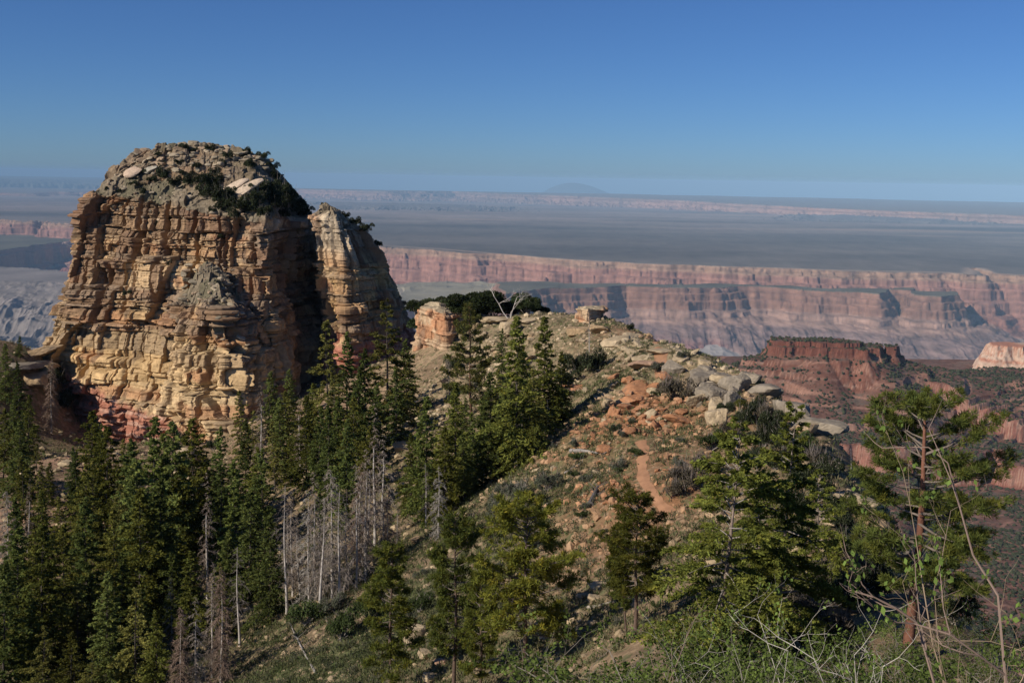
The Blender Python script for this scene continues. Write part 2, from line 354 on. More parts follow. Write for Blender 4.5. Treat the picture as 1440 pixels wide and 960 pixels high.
def red_z(x, y):
    n = fbm2(x / 90, y / 90, 4, 7)
    xw = x + 16 * fbm2(x / 60, y / 60, 3, 17) + 4 * fbm2(x / 14, y / 14, 2, 27); yw = y + 22 * fbm2(x / 60 + 9, y / 60, 3, 19) + 6 * fbm2(x / 14, y / 14 + 4, 2, 29)
    z = RT(x, y) + 7 * n + 5 * ridged2(x / 130, y / 130, 3, 37)
    # ledges
    per = 13.0 + 3.0 * fbm2(x / 900, z / 60, 2, 46); zz = z + 9 * fbm2(x / 260, y / 260, 3, 47); f = (zz / per) - np.floor(zz / per)
    led = sstep(.34, .42, f) * (1 - sstep(.54, .62, f)) * sstep(-.4, .05, fbm2(x / 45, y / 45, 3, 58))
    amt = 0.95 * sstep(-.45, .05, fbm2(x / 110, y / 110, 3, 57))
    z = z + amt * per * (sstep(0.40, 0.56, f) - f)
    red = np.zeros(z.shape)
    def cap(poly, top, wide=3.0, soft=14.0):
        d, ins = seg_dist(xw, yw, poly); d = np.where(ins, 0, d)
        return top - np.interp(d, [0, wide * .3, wide, wide + soft * .5, 60], [0, 9, 17, 20, 120])
    zc = P(1150, 486, 1970)[2]
    h = cap(CAP, zc - 3.5); z = np.maximum(z, h + 1.5 * n)
    h = cap(CAP2, zc + 5.0 + 0 * x, 2.0); z = np.maximum(z, h + 2.5 * n)
    h = cap(KNOB, zc - 4.0, 2.0); z = np.maximum(z, h)
    for poly, drop, wd in ((STEP, 36.0, 10.0), (STEP2, 30.0, 9.0)):
        d, ins = seg_dist(xw, yw, poly); d = np.where(ins, 0, d)
        lim = sstep(.37, .41, x / y) if drop == 30.0 else sstep(.27, .30, x / y)
        cl = sstep(0, wd, d) * lim
        z = z - drop * cl; red = np.maximum(red, ((d > 0) & (d < wd * 1.5)) * lim)
    pd, pi_ = seg_dist(xw, yw, PALE); pd = np.where(pi_, 0, pd)
    hp = P(1415, 487, 2400)[2] - np.interp(pd, [0, 8, 22, 90], [0, 22, 40, 140]) - 3 * n
    pal = hp > z; z = np.maximum(z, hp)
    td, ti = seg_dist(xw, yw, TAN); td = np.where(ti, 0, td)
    ht = RT(x, y) + 22 - np.interp(td, [0, 5, 16, 90], [0, 20, 44, 140])
    tn = (ht > z) & ~ti; z = np.maximum(z, ht)
    return z, red, pal, tn, led
def red_hill():
    nc, nr = 620, 900
    u = np.linspace(0.12, 0.60, nc); yr = np.geomspace(800, 2560, nr)
    U, Y = np.meshgrid(u, yr); X = U * Y
    z, red, pal, tn, led = red_z(X, Y)
    gy = np.abs(np.gradient(z, axis=0)) / (np.gradient(Y, axis=0)); gx = np.abs(np.gradient(z, axis=1)) / (np.gradient(X, axis=1) + 1e-6)
    st = sstep(.55, 1.5, np.sqrt(gy ** 2 + gx ** 2))
    st = np.maximum(st, .9 * led)
    n = fbm2(X / 30, Y / 30, 4, 67); nb = fbm2(X / 120, z / 3.0, 3, 68)
    c = mixc(C3(.125, .064, .047), C3(.120, .090, .070), sstep(-.2, .5, n))
    c = mixc(c, C3(.22, .115, .08), sstep(0.1, .4, fbm2(X / 8, Y / 8, 3, 69)) * .7)
    rock = mixc(C3(.175, .076, .052), C3(.30, .185, .135), sstep(.05, .45, nb + .35 * fbm2(X / 300, Y / 300, 2, 70)))
    c = mixc(c, rock, st)
    c = mixc(c, C3(.31, .175, .125) * (1 + .3 * n)[..., None], .75 * led * (1 - red))
    top = z > P(1150, 500, 1970)[2]
    c = np.where(top[..., None], mixc(c, C3(.165, .062, .042), st * .9), c)
    c = mixc(c, mixc(C3(.235, .10, .072), C3(.34, .21, .155), sstep(-.2, .4, nb)), red)
    c = np.where(pal[..., None], mixc(C3(.50, .36, .27), C3(.42, .20, .13), sstep(-.1, .3, nb)), c)
    c = np.where(tn[..., None], mixc(C3(.45, .31, .22), C3(.33, .17, .11), sstep(-.1, .4, nb)), c)
    v = np.stack([X, Y, z], -1).reshape(-1, 3)
    o = build_mesh("red_hill", v, grid_faces(nr, nc), M_RED, cols=c.reshape(-1, 3)); tag(o, kind="structure")
    return
red_hill()
# ================================================================== NEAR GROUND: ravine, saddle and ridge
def worley2(x, y, seed=0):
    """nearest jittered cell: (random of the cell, distance to centre, distance to the second minus first)"""
    xi = np.floor(x); yi = np.floor(y); best = np.full(x.shape, 9e9); sec = np.full(x.shape, 9e9); rid = np.zeros(x.shape)
    for dx in (-1, 0, 1):
        for dy in (-1, 0, 1):
            cx = xi + dx; cy = yi + dy; z0 = np.zeros_like(cx)
            px = cx + .1 + .8 * _h(cx, cy, z0, seed); py = cy + .1 + .8 * _h(cx, cy, z0, seed + 1)
            d = np.hypot(px - x, py - y); r = _h(cx, cy, z0, seed + 2)
            nb = d < best
            sec = np.where(nb, best, np.minimum(sec, d)); rid = np.where(nb, r, rid); best = np.where(nb, d, best)
    return rid, best, sec - best

GC = [(905, 690, 78), (905, 640, 88), (900, 600, 98), (880, 560, 112), (880, 520, 124), (880, 482, 140), (860, 458, 155), (830, 450, 168), (760, 448, 175), (690, 452, 182), (640, 505, 174), (610, 500, 178), (580, 490, 190),
      (960, 487, 132), (1000, 502, 122), (1040, 516, 112), (1060, 540, 106), (1090, 558, 100), (1130, 582, 93), (1170, 615, 85), (1200, 675, 72), (1240, 765, 58), (1300, 835, 48), (1370, 880, 42), (1440, 925, 36),
      (830, 600, 105), (780, 620, 104), (740, 640, 108), (700, 680, 104), (640, 720, 100), (600, 780, 92), (560, 830, 86), (520, 880, 80), (700, 760, 86), (760, 720, 86), (820, 680, 88), (820, 760, 76), (760, 820, 72),
      (700, 870, 68), (640, 920, 66), (880, 760, 72), (860, 830, 64), (800, 900, 60), (740, 955, 58), (930, 830, 56), (900, 890, 50), (980, 920, 42), (1010, 970, 34), (1150, 970, 31), (1280, 945, 36), (1100, 915, 40),
      (1150, 760, 62), (1120, 700, 72), (1050, 640, 86), (1000, 600, 96), (960, 560, 108), (1000, 545, 112), (980, 680, 78), (1040, 720, 68), (1060, 800, 56), (1180, 850, 48),
      (800, 520, 142), (780, 560, 126), (730, 520, 160), (700, 560, 150), (650, 580, 142), (600, 600, 140), (560, 570, 165), (600, 530, 172), (520, 620, 140), (500, 560, 178), (420, 570, 190), (350, 600, 186), (280, 640, 180),
      (230, 615, 190), (150, 635, 190), (90, 595, 206), (110, 592, 215), (160, 612, 211), (228, 640, 203), (300, 622, 191), (60, 500, 214), (20, 505, 222), (-60, 520, 225), (100, 645, 168), (60, 705, 140), (0, 645, 175), (-80, 680, 150), (0, 765, 125), (0, 885, 98), (0, 965, 86), (-100, 980, 86), (-100, 800, 125), (150, 760, 128),
      (150, 860, 104), (150, 955, 88), (300, 705, 150), (300, 785, 122), (300, 865, 100), (300, 955, 84), (420, 705, 135), (420, 785, 110), (420, 865, 90), (440, 945, 76), (520, 725, 118), (540, 680, 125), (480, 645, 145)]
GP = [P(*c) for c in GC]
for px, py, Y in [(960, 487, 132), (1000, 502, 122), (1040, 527, 112), (1090, 582, 97), (1130, 604, 90), (1170, 645, 80), (1200, 705, 68), (1240, 765, 58), (1300, 835, 48), (1370, 880, 42), (1440, 925, 36)]:
    GP.append(P(px + 190, py + 330, Y * 1.02)); GP.append(P(px + 480, py + 680, Y * 1.05))
GP += [np.array(p, dtype=float) for p in [(0, 0, -2.0), (-5, 4, -4), (5, 4, -3.4), (9, 12, -7.6), (3, 12, -7.6), (-8, 13, -10), (-30, 25, -23), (0, 25, -15), (13, 22, -11.6), (25, 22, -13), (-60, 40, -38), (0, 40, -23), (-20, 45, -31),
       (40, 14, -16), (60, 30, -34), (-40, 5, -20), (10, 225, -50), (50, 230, -70), (-20, 240, -48), (0, 300, -110), (60, 300, -130), (-60, 300, -60), (-100, 300, -80), (-160, 300, -100), (0, 400, -190), (100, 400, -210), (-150, 400, -170),
       (-150, 220, -45), (-170, 130, -45), (-70, 235, -48), (-65, 215, -49), (-35, 215, -40), (-30, 240, -42), (-120, 70, -44), (180, 200, -190), (200, 100, -150)]]
GT = TPS(GP, lam=0.003)
def ground0(x, y): return GT(x, y)
def hit(px, py, y0=4.0, y1=320.0):
    """where the sight line of a photo pixel meets the smooth ground"""
    d = ray(px, py); ys = np.geomspace(y0, y1, 420)
    x = d[0] / d[1] * ys; zr = d[2] / d[1] * ys
    g = GT(x, ys); s = np.where(zr <= g)[0]
    if len(s) == 0: i = len(ys) - 1
    else: i = s[0]
    if i > 0 and len(s):
        a = zr[i - 1] - g[i - 1]; b = g[i] - zr[i]; t = a / (a + b + 1e-9)
        yy = ys[i - 1] + (ys[i] - ys[i - 1]) * t
    else: yy = ys[i]
    return np.array([d[0] / d[1] * yy, yy, float(GT(np.array([d[0] / d[1] * yy]), np.array([yy]))[0])])

TRAIL = [np.array([hit(*p) for p in pts]) for pts in
         ([(940, 722), (926, 704), (912, 686), (904, 668), (903, 648), (906, 632), (900, 620)], [(936, 492), (924, 482), (913, 472), (905, 464)])]
TRW = [0.42, 0.5]
def dense_line(p, step=0.25):
    # Catmull-Rom through the points
    q = np.vstack([2 * p[0] - p[1], p, 2 * p[-1] - p[-2]]); out = []
    for i in range(1, len(q) - 2):
        n = max(2, int(np.linalg.norm(q[i + 1] - q[i]) / step)); t = np.linspace(0, 1, n, endpoint=False)[:, None]
        a, b, c, d = q[i - 1], q[i], q[i + 1], q[i + 2]
        out.append(.5 * (2 * b + (c - a) * t + (2 * a - 5 * b + 4 * c - d) * t ** 2 + (3 * b - a - 3 * c + d) * t ** 3))
    return np.vstack(out + [q[-2][None]])
TRAIL = [dense_line(t) for t in TRAIL]
def trail_dist(x, y):
    d = np.full(np.shape(x), 1e9)
    for t in TRAIL:
        m = (y > t[:, 1].min() - 4) & (y < t[:, 1].max() + 4)
        if m.any():
            dd, _ = seg_dist(x[m], y[m], [tuple(p[:2]) for p in t[::4]] + [tuple(t[-1][:2])], closed=False)
            d[m] = np.minimum(d[m], dd)
    return d
# where the soil is stony, orange, green ... (photo pixel, radius m, strength)
ZONES = {
    'orange': [(880, 590, 9, 1), (920, 570, 8, 1), (850, 610, 7, .9), (940, 590, 7, .8), (860, 685, 5, .9), (830, 690, 4, .9), (905, 660, 6, .8), (920, 700, 5, .9), (990, 610, 6, .6), (820, 620, 6, .7), (880, 740, 6, .6), (850, 780, 5, .4), (915, 475, 7, .8)],
    'cream': [(880, 490, 14, .9), (930, 500, 12, .9), (1000, 520, 10, .8), (840, 480, 12, .6), (700, 480, 14, .8), (640, 560, 14, .7), (760, 470, 14, .6), (600, 590, 12, .7), (560, 600, 10, .6), (680, 540, 10, .6)],
    'pink': [(90, 650, 14, .9), (60, 700, 12, .8), (30, 720, 14, .8), (120, 620, 12, .6), (160, 640, 8, .6), (330, 600, 16, .7), (420, 590, 14, .5), (80, 720, 10, .9)],
    'green': [(760, 670, 12, .8), (720, 690, 11, .8), (700, 730, 12, .9), (660, 740, 12, .8), (800, 650, 9, .7), (560, 850, 14, 1), (500, 870, 14, 1), (440, 850, 12, .8), (520, 820, 10, .8), (480, 920, 14, 1), (820, 560, 10, .7), (640, 620, 12, .4), (800, 600, 10, .6)],
}
ZW = {k: [(hit(a, b), r, s) for a, b, r, s in v] for k, v in ZONES.items()}
def zone(k, x, y):
    w = np.zeros(np.shape(x))
    for p, r, s in ZW[k]:
        w = np.maximum(w, s * np.exp(-(((x - p[0]) ** 2 + (y - p[1]) ** 2) / (r * r)) * .9))
    return w
def ground_z(x, y, td=None):
    z = GT(x, y)
    if td is None: td = trail_dist(x, y)
    flat = sstep(0.5, 2.0, td)
    rock = np.clip(zone('cream', x, y) + .8 * zone('orange', x, y) + .5 * zone('pink', x, y), 0, 1) + 0.25
    z = z + flat * (.55 * fbm2(x / 9, y / 9, 3, 201) + .18 * fbm2(x / 2.1, y / 2.1, 3, 211))
    r, d, e = worley2(x / 1.5, y / 1.5, 221)
    z = z + flat * rock * (r - .35) * .55 * sstep(.0, .25, e) * sstep(-.25, .25, fbm2(x / 7, y / 7, 2, 231))
    return z
def gz(x, y): return float(ground_z(np.array([float(x)]), np.array([float(y)]))[0])

def near_ground():
    nc = 1050
    u = np.linspace(-0.66, 0.66, nc)
    yr = np.concatenate([np.linspace(1.0, 30, 60, endpoint=False), np.linspace(30, 55, 100, endpoint=False), np.linspace(55, 232, 700, endpoint=False), np.linspace(232, 420, 70)])
    U, Y = np.meshgrid(u, yr); X = U * (Y + 6)
    td = trail_dist(X, Y); Z = ground_z(X, Y, td)
    n1 = fbm2(X / 6, Y / 6, 4, 301); n2 = fbm2(X / 1.3, Y / 1.3, 3, 311); n3 = fbm2(X / 22, Y / 22, 3, 321)
    c = mixc(C3(.20, .145, .09), C3(.27, .19, .115), sstep(-.3, .4, n1))
    c = mixc(c, C3(.13, .115, .065), sstep(.0, .35, n3) * .6)
    c = mixc(c, C3(.34, .155, .075), zone('orange', X, Y) * (.75 + .4 * n2))
    c = mixc(c, C3(.38, .29, .18), zone('cream', X, Y) * sstep(-.35, .3, n1 + .4 * n2))
    c = mixc(c, C3(.34, .20, .135), zone('pink', X, Y) * (.8 + .4 * n2))
    c = mixc(c, C3(.10, .115, .05), np.clip(zone('green', X, Y) * sstep(-.35, .25, n1 + .6 * n2), 0, 1) * .85)
    r, d, e = worley2(X / .55, Y / .55, 331)
    c = mixc(c, C3(.42, .30, .19), ((r > .72) & (d < .33)).astype(float) * .7)          # half-buried stones
    c = mixc(c, C3(.12, .13, .06), ((r < .30) & (d < .42)).astype(float) * .75)          # tufts between them
    v = np.stack([X, Y, Z], -1).reshape(-1, 3)
    o = build_mesh("ground", v, grid_faces(len(yr), nc), M_SOIL, cols=c.reshape(-1, 3)); tag(o, kind="structure")
near_ground()
for t, w in zip(TRAIL, TRW):
    tg = np.gradient(t[:, :2], axis=0); tg /= np.linalg.norm(tg, axis=1)[:, None] + 1e-9; nn = np.stack([-tg[:, 1], tg[:, 0]], -1)
    k = np.arange(len(t)); ww = w * (1 + .35 * noise2(k / 9.0, k * 0.0, 5))
    rows = []
    for j, a in enumerate(np.linspace(-1, 1, 7)):
        q = t[:, :2] + nn * (a * ww * (1 + .15 * noise2(k / 2.0, k * 0.0 + j, 6)))[:, None]
        rows.append(np.stack([q[:, 0], q[:, 1], ground_z(q[:, 0], q[:, 1]) + .05 - .03 * abs(a)], -1))
    v = np.stack(rows, 1).reshape(-1, 3)
    cc = C3(.40, .215, .12) * (1 + .15 * noise2(v[:, 0] * 1.5, v[:, 1] * 1.5, 7))[:, None]
    tag(build_mesh("path", v, grid_faces(len(t), 7), M_PATH, cols=cc), kind="structure")

# ================================================================== ROCK TOWERS
def strata(s, z, seed, amp=1.0, fiss=()):
    rng = np.random.RandomState(seed)
    e = [-75.0]
    while e[-1] < 30: e.append(e[-1] + rng.choice([.3, .55, .9, 1.4, 2.1, 3.2, 4.6], p=[.20, .21, .19, .15, .12, .08, .05]))
    e = np.array(e); E = [-75.0]
    while E[-1] < 30: E.append(E[-1] + rng.uniform(4.0, 9.0))
    E = np.array(E)
    zz = z + .45 * fbm2(s / 16, z / 30, 2, seed) + .12 * fbm2(s / 2.5, z / 3, 2, seed + 1)
    li = np.clip(np.searchsorted(e, zz) - 1, 0, len(e) - 2); de = np.minimum(zz - e[li], e[li + 1] - zz)
    zE = zz + .3 * fbm2(s / 6, z / 9, 2, seed + 9)
    si = np.clip(np.searchsorted(E, zE) - 1, 0, len(E) - 2); dE = np.minimum(zE - E[si], E[si + 1] - zE)
    def joints(idx, wlo, whi, sd):
        W = wlo + (whi - wlo) * hash1(idx, 3, sd)
        q = s / W + 50 * hash1(idx, 7, sd) + .45 * noise2(s / (W * 1.3), idx * 3.7, sd) + .06 * noise2(s * 0 + idx, z / 1.2, sd + 3)
        j = np.floor(q); f = q - j
        return j.astype(np.int64) + 500, np.minimum(f, 1 - f) * W, q
    sj, dS, sq = joints(si, 3.0, 8.5, seed + 20); lj, dL, lq = joints(li, 1.4, 5.0, seed + 40)
    hs = hash1(si, sj, seed + 60); hl = hash1(li, lj, seed + 61)
    jb = hash1(si, np.floor(sq + .5).astype(np.int64), seed + 80); lb = hash1(li, np.floor(lq + .5).astype(np.int64), seed + 81)
    up = (e[li + 1] - zz) < (zz - e[li]); bb = hash1(li + up, 5, seed + 82)
    fz = (zz - e[li]) / (e[li + 1] - e[li])
    col = hash1(np.floor(s / 7.5 + .6 * noise2(s / 11, z / 16, seed + 83)), np.floor(z / 12 + .5 + .3 * noise2(s / 9, s * 0, seed + 85)), seed + 84)
    tS = hash1(si, sj, seed + 90) - .5; tL = hash1(li, lj, seed + 91) - .5; tZ = hash1(si + 40, sj, seed + 92) - .5
    edge = np.minimum(fz, 1 - fz) * (e[li + 1] - e[li])
    d = 3.0 * (col - .5) + 2.2 * (hs - .5) + 1.0 * (hash1(si, 1, seed + 62) - .5) + 1.3 * (hl - .5) + .65 * (hash1(li, 2, seed + 63) - .5) * (bb > .25) + .4
    d = d + .9 * tS * (sq - np.floor(sq) - .5) + .7 * tL * (lq - np.floor(lq) - .5) + .9 * tZ * np.clip((zE - E[si]) / (E[si + 1] - E[si]) - .5, -.5, .5)
    d = d - 1.6 * jb ** 1.3 * np.exp(-(dS / .24) ** 2) - .75 * lb * np.exp(-(dL / .10) ** 2) - .6 * bb ** 2 * np.exp(-(de / .09) ** 2) - .4 * np.exp(-(dE / .15) ** 2)
    d = d + .13 * (noise2(s / 9, zz * 2.6, seed + 75) > .25) + .08 * (noise2(s / 6, zz * 5.5, seed + 76) > .2) - .20 * (noise2(s / .9, z / 5, seed + 77) > .62)
    d = d + .28 * fbm2(s / 1.2, z / .8, 4, seed + 70) + .6 * ridged2(s / 4.5, z / 3.5, 3, seed + 73) + 1.9 * fbm2(s / 14, z / 12, 3, seed + 71)
    for s0, w, dep, z0, z1 in fiss:
        ss = s0 + .5 * noise2(z / 4.0, z * 0 + s0, seed + 5)
        k = np.exp(-((s - ss) / (w * .62)) ** 4) * sstep(z0 - 1.2, z0 + .5, z) * (1 - sstep(z1 - .5, z1 + 1.2, z))
        d = d - dep * k
    return d * amp, hs, hl, li

def loft(name, rings, rows, kinds, ncol, seed, colour, parent=None, amp=1.0, cap=.6, fiss=(), ref=1, dense=None, mat=None):
    R = [np.array([P(*p) for p in r]) for r in rings]
    ref_r = R[ref]; n = len(ref_r)
    segl = np.linalg.norm(np.roll(ref_r, -1, 0)[:, :2] - ref_r[:, :2], axis=1)
    wts = segl * (np.array(dense) if dense else 1.0)
    cum = np.concatenate([[0], np.cumsum(wts)]); cs = np.concatenate([[0], np.cumsum(segl)])
    t = np.linspace(0, cum[-1], ncol, endpoint=False)
    idx = np.clip(np.searchsorted(cum, t, side='right') - 1, 0, n - 1); fr = (t - cum[idx]) / (wts[idx] + 1e-9)
    s = cs[idx] + fr * segl[idx]
    def col(r): return r[idx] * (1 - fr[:, None]) + r[(idx + 1) % n] * fr[:, None]
    Cs = [col(r) for r in R]
    k = max(2, int(ncol / 300))
    def blur(a):
        ker = np.ones(2 * k + 1) / (2 * k + 1); p = np.concatenate([a[-2 * k:], a, a[:2 * k]])
        return np.stack([np.convolve(np.convolve(p[:, j], ker, 'same'), ker, 'same') for j in range(a.shape[1])], 1)[2 * k:-2 * k]
    Cs = [blur(c) for c in Cs[:-1]] + [Cs[-1]]
    tg = np.roll(Cs[ref], -1, 0) - np.roll(Cs[ref], 1, 0); nrm = np.stack([tg[:, 1], -tg[:, 0]], -1); nrm /= np.linalg.norm(nrm, axis=1)[:, None] + 1e-9
    V, CC = [], []
    tot = []; kk = []
    for i in range(len(Cs) - 1):
        tt = np.linspace(0, 1, rows[i], endpoint=(i == len(Cs) - 2))
        for q in tt: tot.append(Cs[i] * (1 - q) + Cs[i + 1] * q); kk.append(kinds[i])
    A = np.stack(tot); kk = np.array(kk, dtype=float)
    S = np.broadcast_to(s[None, :], A.shape[:2]); Z = A[..., 2]
    d, hs, hl, li = strata(S, Z, seed, amp, fiss)
    cl = np.convolve(np.concatenate([np.full(4, kk[0]), kk, np.full(4, kk[-1])]), np.ones(9) / 9, 'valid')[:, None] * np.ones_like(Z)   # 1 cliff, 0 rubble slope
    fade = np.linspace(1, 0, len(kk))[:, None]
    A = A.copy()
    A[..., 0] += nrm[None, :, 0] * d * cl; A[..., 1] += nrm[None, :, 1] * d * cl
    r1, d1, e1 = worley2(A[..., 0] / 2.7, A[..., 1] / 2.2, seed + 5); r2, d2, e2 = worley2(A[..., 0] / .8, A[..., 1] / .8, seed + 6)
    bl = (r1 - .5) * 3.0 * sstep(0, .12, e1) + (r2 - .5) * .7 * sstep(0, .22, e2) + .9 * fbm2(A[..., 0] / 6, A[..., 1] / 6, 3, seed + 8)
    A[..., 2] += (1 - cl) * cap * bl
    cc = colour(A[..., 0], A[..., 1], A[..., 2], S, hs, hl, li, cl, r1, r2)
    nr = A.shape[0]
    return build_mesh(name, A.reshape(-1, 3), grid_faces(nr, ncol, True), mat or M_CLIFF, parent=parent, cols=cc.reshape(-1, 3))

def sand_colour(x, y, z, s, hs, hl, li, cl, r1, r2):
    lay = hash1(li, 11, 77); lay2 = hash1(li, 12, 78)
    n = fbm2(s / 5, z / 5, 4, 401); n2 = fbm2(s / 1.2, z / 4.0, 4, 411); n3 = fbm2(s / 9, z / 3, 3, 421)
    low = mixc(C3(.50, .335, .165), C3(.56, .41, .235), lay)
    mid = mixc(C3(.44, .265, .14), C3(.54, .385, .22), lay)
    top = mixc(C3(.27, .17, .10), C3(.40, .27, .16), lay)
    c = mixc(low, mid, sstep(-32, -24, z + 3 * n)); c = mixc(c, top, sstep(-17, -11, z + 3 * n))
    c = mixc(c, C3(.60, .50, .36), sstep(-55, -47, x + 3 * n) * sstep(-19, -12, z + 2 * n) * .8)
    c = mixc(c, C3(.42, .20, .10), sstep(.05, .45, n3) * .6)                               # rust
    var = sstep(.62, .8, hs + .25 * n2 + .10 * hl) * sstep(-34, -26, z)
    c = mixc(c, C3(.17, .105, .068), var * .8)                                             # desert varnish on whole blocks
    c = mixc(c, C3(.17, .12, .085), sstep(.18, .5, n2) * .55)                              # streaks
    c = mixc(c, C3(.27, .21, .15), (lay2 > .86).astype(float) * .45)
    c = c * (.76 + .26 * hl + .24 * hs)[..., None]
    zr = np.interp(x, [-92, -66, -58, -40], [-40.0, -45.5, -49, -60]) + .8 * n
    rb = mixc(C3(.41, .185, .125), C3(.52, .33, .25), (np.sin(z * 3.1 + 1.2 * n) > .55).astype(float) * .8)
    rb = mixc(rb, C3(.33, .13, .085), sstep(-.2, .4, n2) * .4)
    c = mixc(c, rb, 1 - sstep(zr - 1.0, zr + .8, z + 1.3 * n2))
    rub = mixc(C3(.15, .125, .09), C3(.30, .24, .165), r1 * .6 + r2 * .4)
    rub = mixc(rub, C3(.115, .11, .065), sstep(-.1, .3, fbm2(x / 4, y / 4, 3, 431)) * .6)
    return mixc(rub, c, cl)

butte = empty("sandstone_butte", tuple(P(260, 600, 215)))
tag(butte, "towering layered tan sandstone butte with a rubbly shrub grown top, left of the ridge", "butte")
def rel(o, root):
    o.matrix_parent_inverse = Matrix.Translation(root.location).inverted(); return o
zF, zG = 268, 255
main_rings = [
    [(44, 660, 217), (228, 720, 203), (400, 720, 200), (442, 680, 212), (482, 640, 236), (374, 620, 270), (150, 640, 258)],
    [(59, 485, 218), (232, 500, 207), (384, 490, 204), (412, 480, 220), (470, 470, 238), (374, 465, 270), (158, 475, 256)],
    [(104, 380, 220), (240, 390, 212), (377, 390, 206), (398, 390, 222), (450, 390, 240), (374, 380, 268), (163, 378, 255)],
    [(133, 272, 222), (250, 290, 216), (375, 314, 208), (399, 304, 223), (441, 302, 240), (374, 290, 262), (172, 268, 252)],
    [(150, 252, 226), (250, 256, 223), (352, 286, 213), (396, 268, 228), (432, 292, 241), (374, 268, 258), (190, 246, 250)],
    [(203, 212, 234), (250, 203, 232), (358, 220, 229), (388, 233, 234), (389, 243, 242), (340, 222, 250), (230, 212, 248)],
    [(300, 204, 238)] * 7]
FISS = [(4.5, .5, 2.2, -24, -3), (9.0, .7, 3.6, -40, -4), (13.8, .9, 4.6, -27, -3), (17.0, .4, 2.0, -16, -3), (20.5, .8, 3.8, -25, -3), (23.5, .4, 2.0, -17, -4), (27.5, .7, 3.4, -36, -6), (34, .5, 2.0, -22, -8), (41, .5, 1.6, -30, -12)]
rel(loft("cliff", main_rings, [100, 120, 150, 60, 90, 60], [1, 1, 1, 0, .35, 0], 1250, 11, sand_colour, butte, fiss=FISS, ref=2, dense=[2.2, 2.2, 1.6, 1.3, .6, .6, .9], cap=.75), butte)
butt_rings = [
    [(225, 740, 200), (262, 740, 192), (318, 740, 188), (358, 700, 194), (385, 660, 208), (300, 660, 216), (235, 680, 212)],
    [(238, 580, 202), (265, 590, 195), (318, 600, 191.5), (350, 570, 198), (378, 540, 209), (300, 540, 214), (240, 560, 211)],
    [(252, 470, 203.5), (272, 480, 198), (316, 470, 194.5), (342, 462, 201), (364, 450, 209), (300, 450, 213), (258, 450, 210)],
    [(262, 425, 204.5), (276, 425, 200), (312, 425, 197), (332, 430, 203), (350, 420, 208), (305, 410, 212), (268, 410, 209)],
    [(278, 383, 205.5), (284, 381, 204), (306, 388, 203), (318, 392, 205), (322, 395, 208), (300, 380, 210), (282, 380, 208)],
    [(293, 374, 206.5)] * 7]
rel(loft("buttress", butt_rings, [90, 110, 50, 60, 25], [1, 1, 1, 0, 0], 520, 23, sand_colour, butte, amp=1.15, ref=2, dense=[1, 1.5, 1.5, 1.2, .7, .4, .6], cap=.9,
         fiss=[(6.5, .45, 2.0, -50, -25), (11, .6, 2.6, -50, -24), (15, .4, 2.2, -50, -26)]), butte)

def pin_colour(x, y, z, s, hs, hl, li, cl, r1, r2):
    c = sand_colour(x + 25, y, z, s, hs, hl, li, cl, r1, r2)
    n = fbm2(s / 4, z / 4, 3, 441)
    c = mixc(c, C3(.55, .36, .16), sstep(-.1, .3, n) * sstep(-30, -24, z) * (1 - sstep(-18, -14, z)) * .7)
    c = mixc(c, C3(.40, .175, .12), 1 - sstep(-32.5, -29.5, z + 2 * n))
    return c
pinn = empty("rock_pinnacle", tuple(P(500, 540, 215)))
tag(pinn, "separate narrow rock pinnacle with a sunlit ochre edge behind the dark gap beside the butte", "pinnacle")
pin_rings = [
    [(452, 600, 216), (499, 620, 206), (566, 620, 216), (594, 600, 236), (520, 560, 252), (452, 580, 238)],
    [(466, 470, 216), (486, 480, 207.5), (558, 480, 216), (588, 480, 236), (520, 450, 252), (458, 460, 238)],
    [(462, 420, 216), (485, 420, 208), (545, 420, 218), (569, 420, 236), (520, 400, 251), (452, 410, 238)],
    [(457, 345, 215), (482, 352, 209), (516, 356, 219), (538, 362, 234), (510, 345, 246), (450, 340, 234)],
    [(450, 300, 216), (472, 306, 212), (494, 320, 218), (508, 326, 228), (488, 312, 236), (452, 300, 228)],
    [(449, 289, 217), (464, 291, 214), (474, 297, 218), (480, 303, 222), (470, 297, 226), (453, 290, 224)],
    [(458, 288, 219)] * 6]
rel(loft("spire", pin_rings, [60, 70, 90, 80, 20, 10], [1, 1, 1, 1, 0, 0], 620, 37, pin_colour, pinn, ref=2, amp=.78, dense=[1.5, 1.4, 1.2, .7, .5, .8],
         fiss=[(2.0, .4, 1.6, -30, 0)]), pinn)

def crop_colour(x, y, z, s, hs, hl, li, cl, r1, r2):
    n = fbm2(s / 2, z / 2, 4, 451); n2 = fbm2(s / .8, z / 3, 3, 452)
    c = mixc(C3(.46, .24, .13), C3(.50, .36, .23), sstep(-.3, .4, n)); c = mixc(c, C3(.20, .14, .10), sstep(.1, .5, n2) * .6)
    c = c * (.85 + .3 * hl)[..., None]
    return mixc(mixc(C3(.50, .40, .27), C3(.34, .28, .19), r2), c, cl)
out_rings = [
    [(584, 530, 186), (628, 530, 179), (648, 520, 184), (690, 510, 192), (600, 500, 198)],
    [(585, 470, 186), (627, 476, 179.5), (646, 472, 184), (684, 465, 192), (600, 455, 198)],
    [(586, 432, 186.5), (626, 439, 180), (644, 441, 184), (672, 444, 191), (604, 430, 197)],
    [(592, 430, 187.5), (622, 435, 182), (638, 437, 185), (660, 440, 190), (606, 428, 195)],
    [(620, 431, 188)] * 5]
tag(loft("rock_outcrop", out_rings, [60, 70, 10, 25], [1, 1, 0, 0], 420, 53, crop_colour, amp=.38, cap=.4, ref=1), "squared orange and cream ledge outcrop under the junipers at the head of the saddle", "rock outcrop")
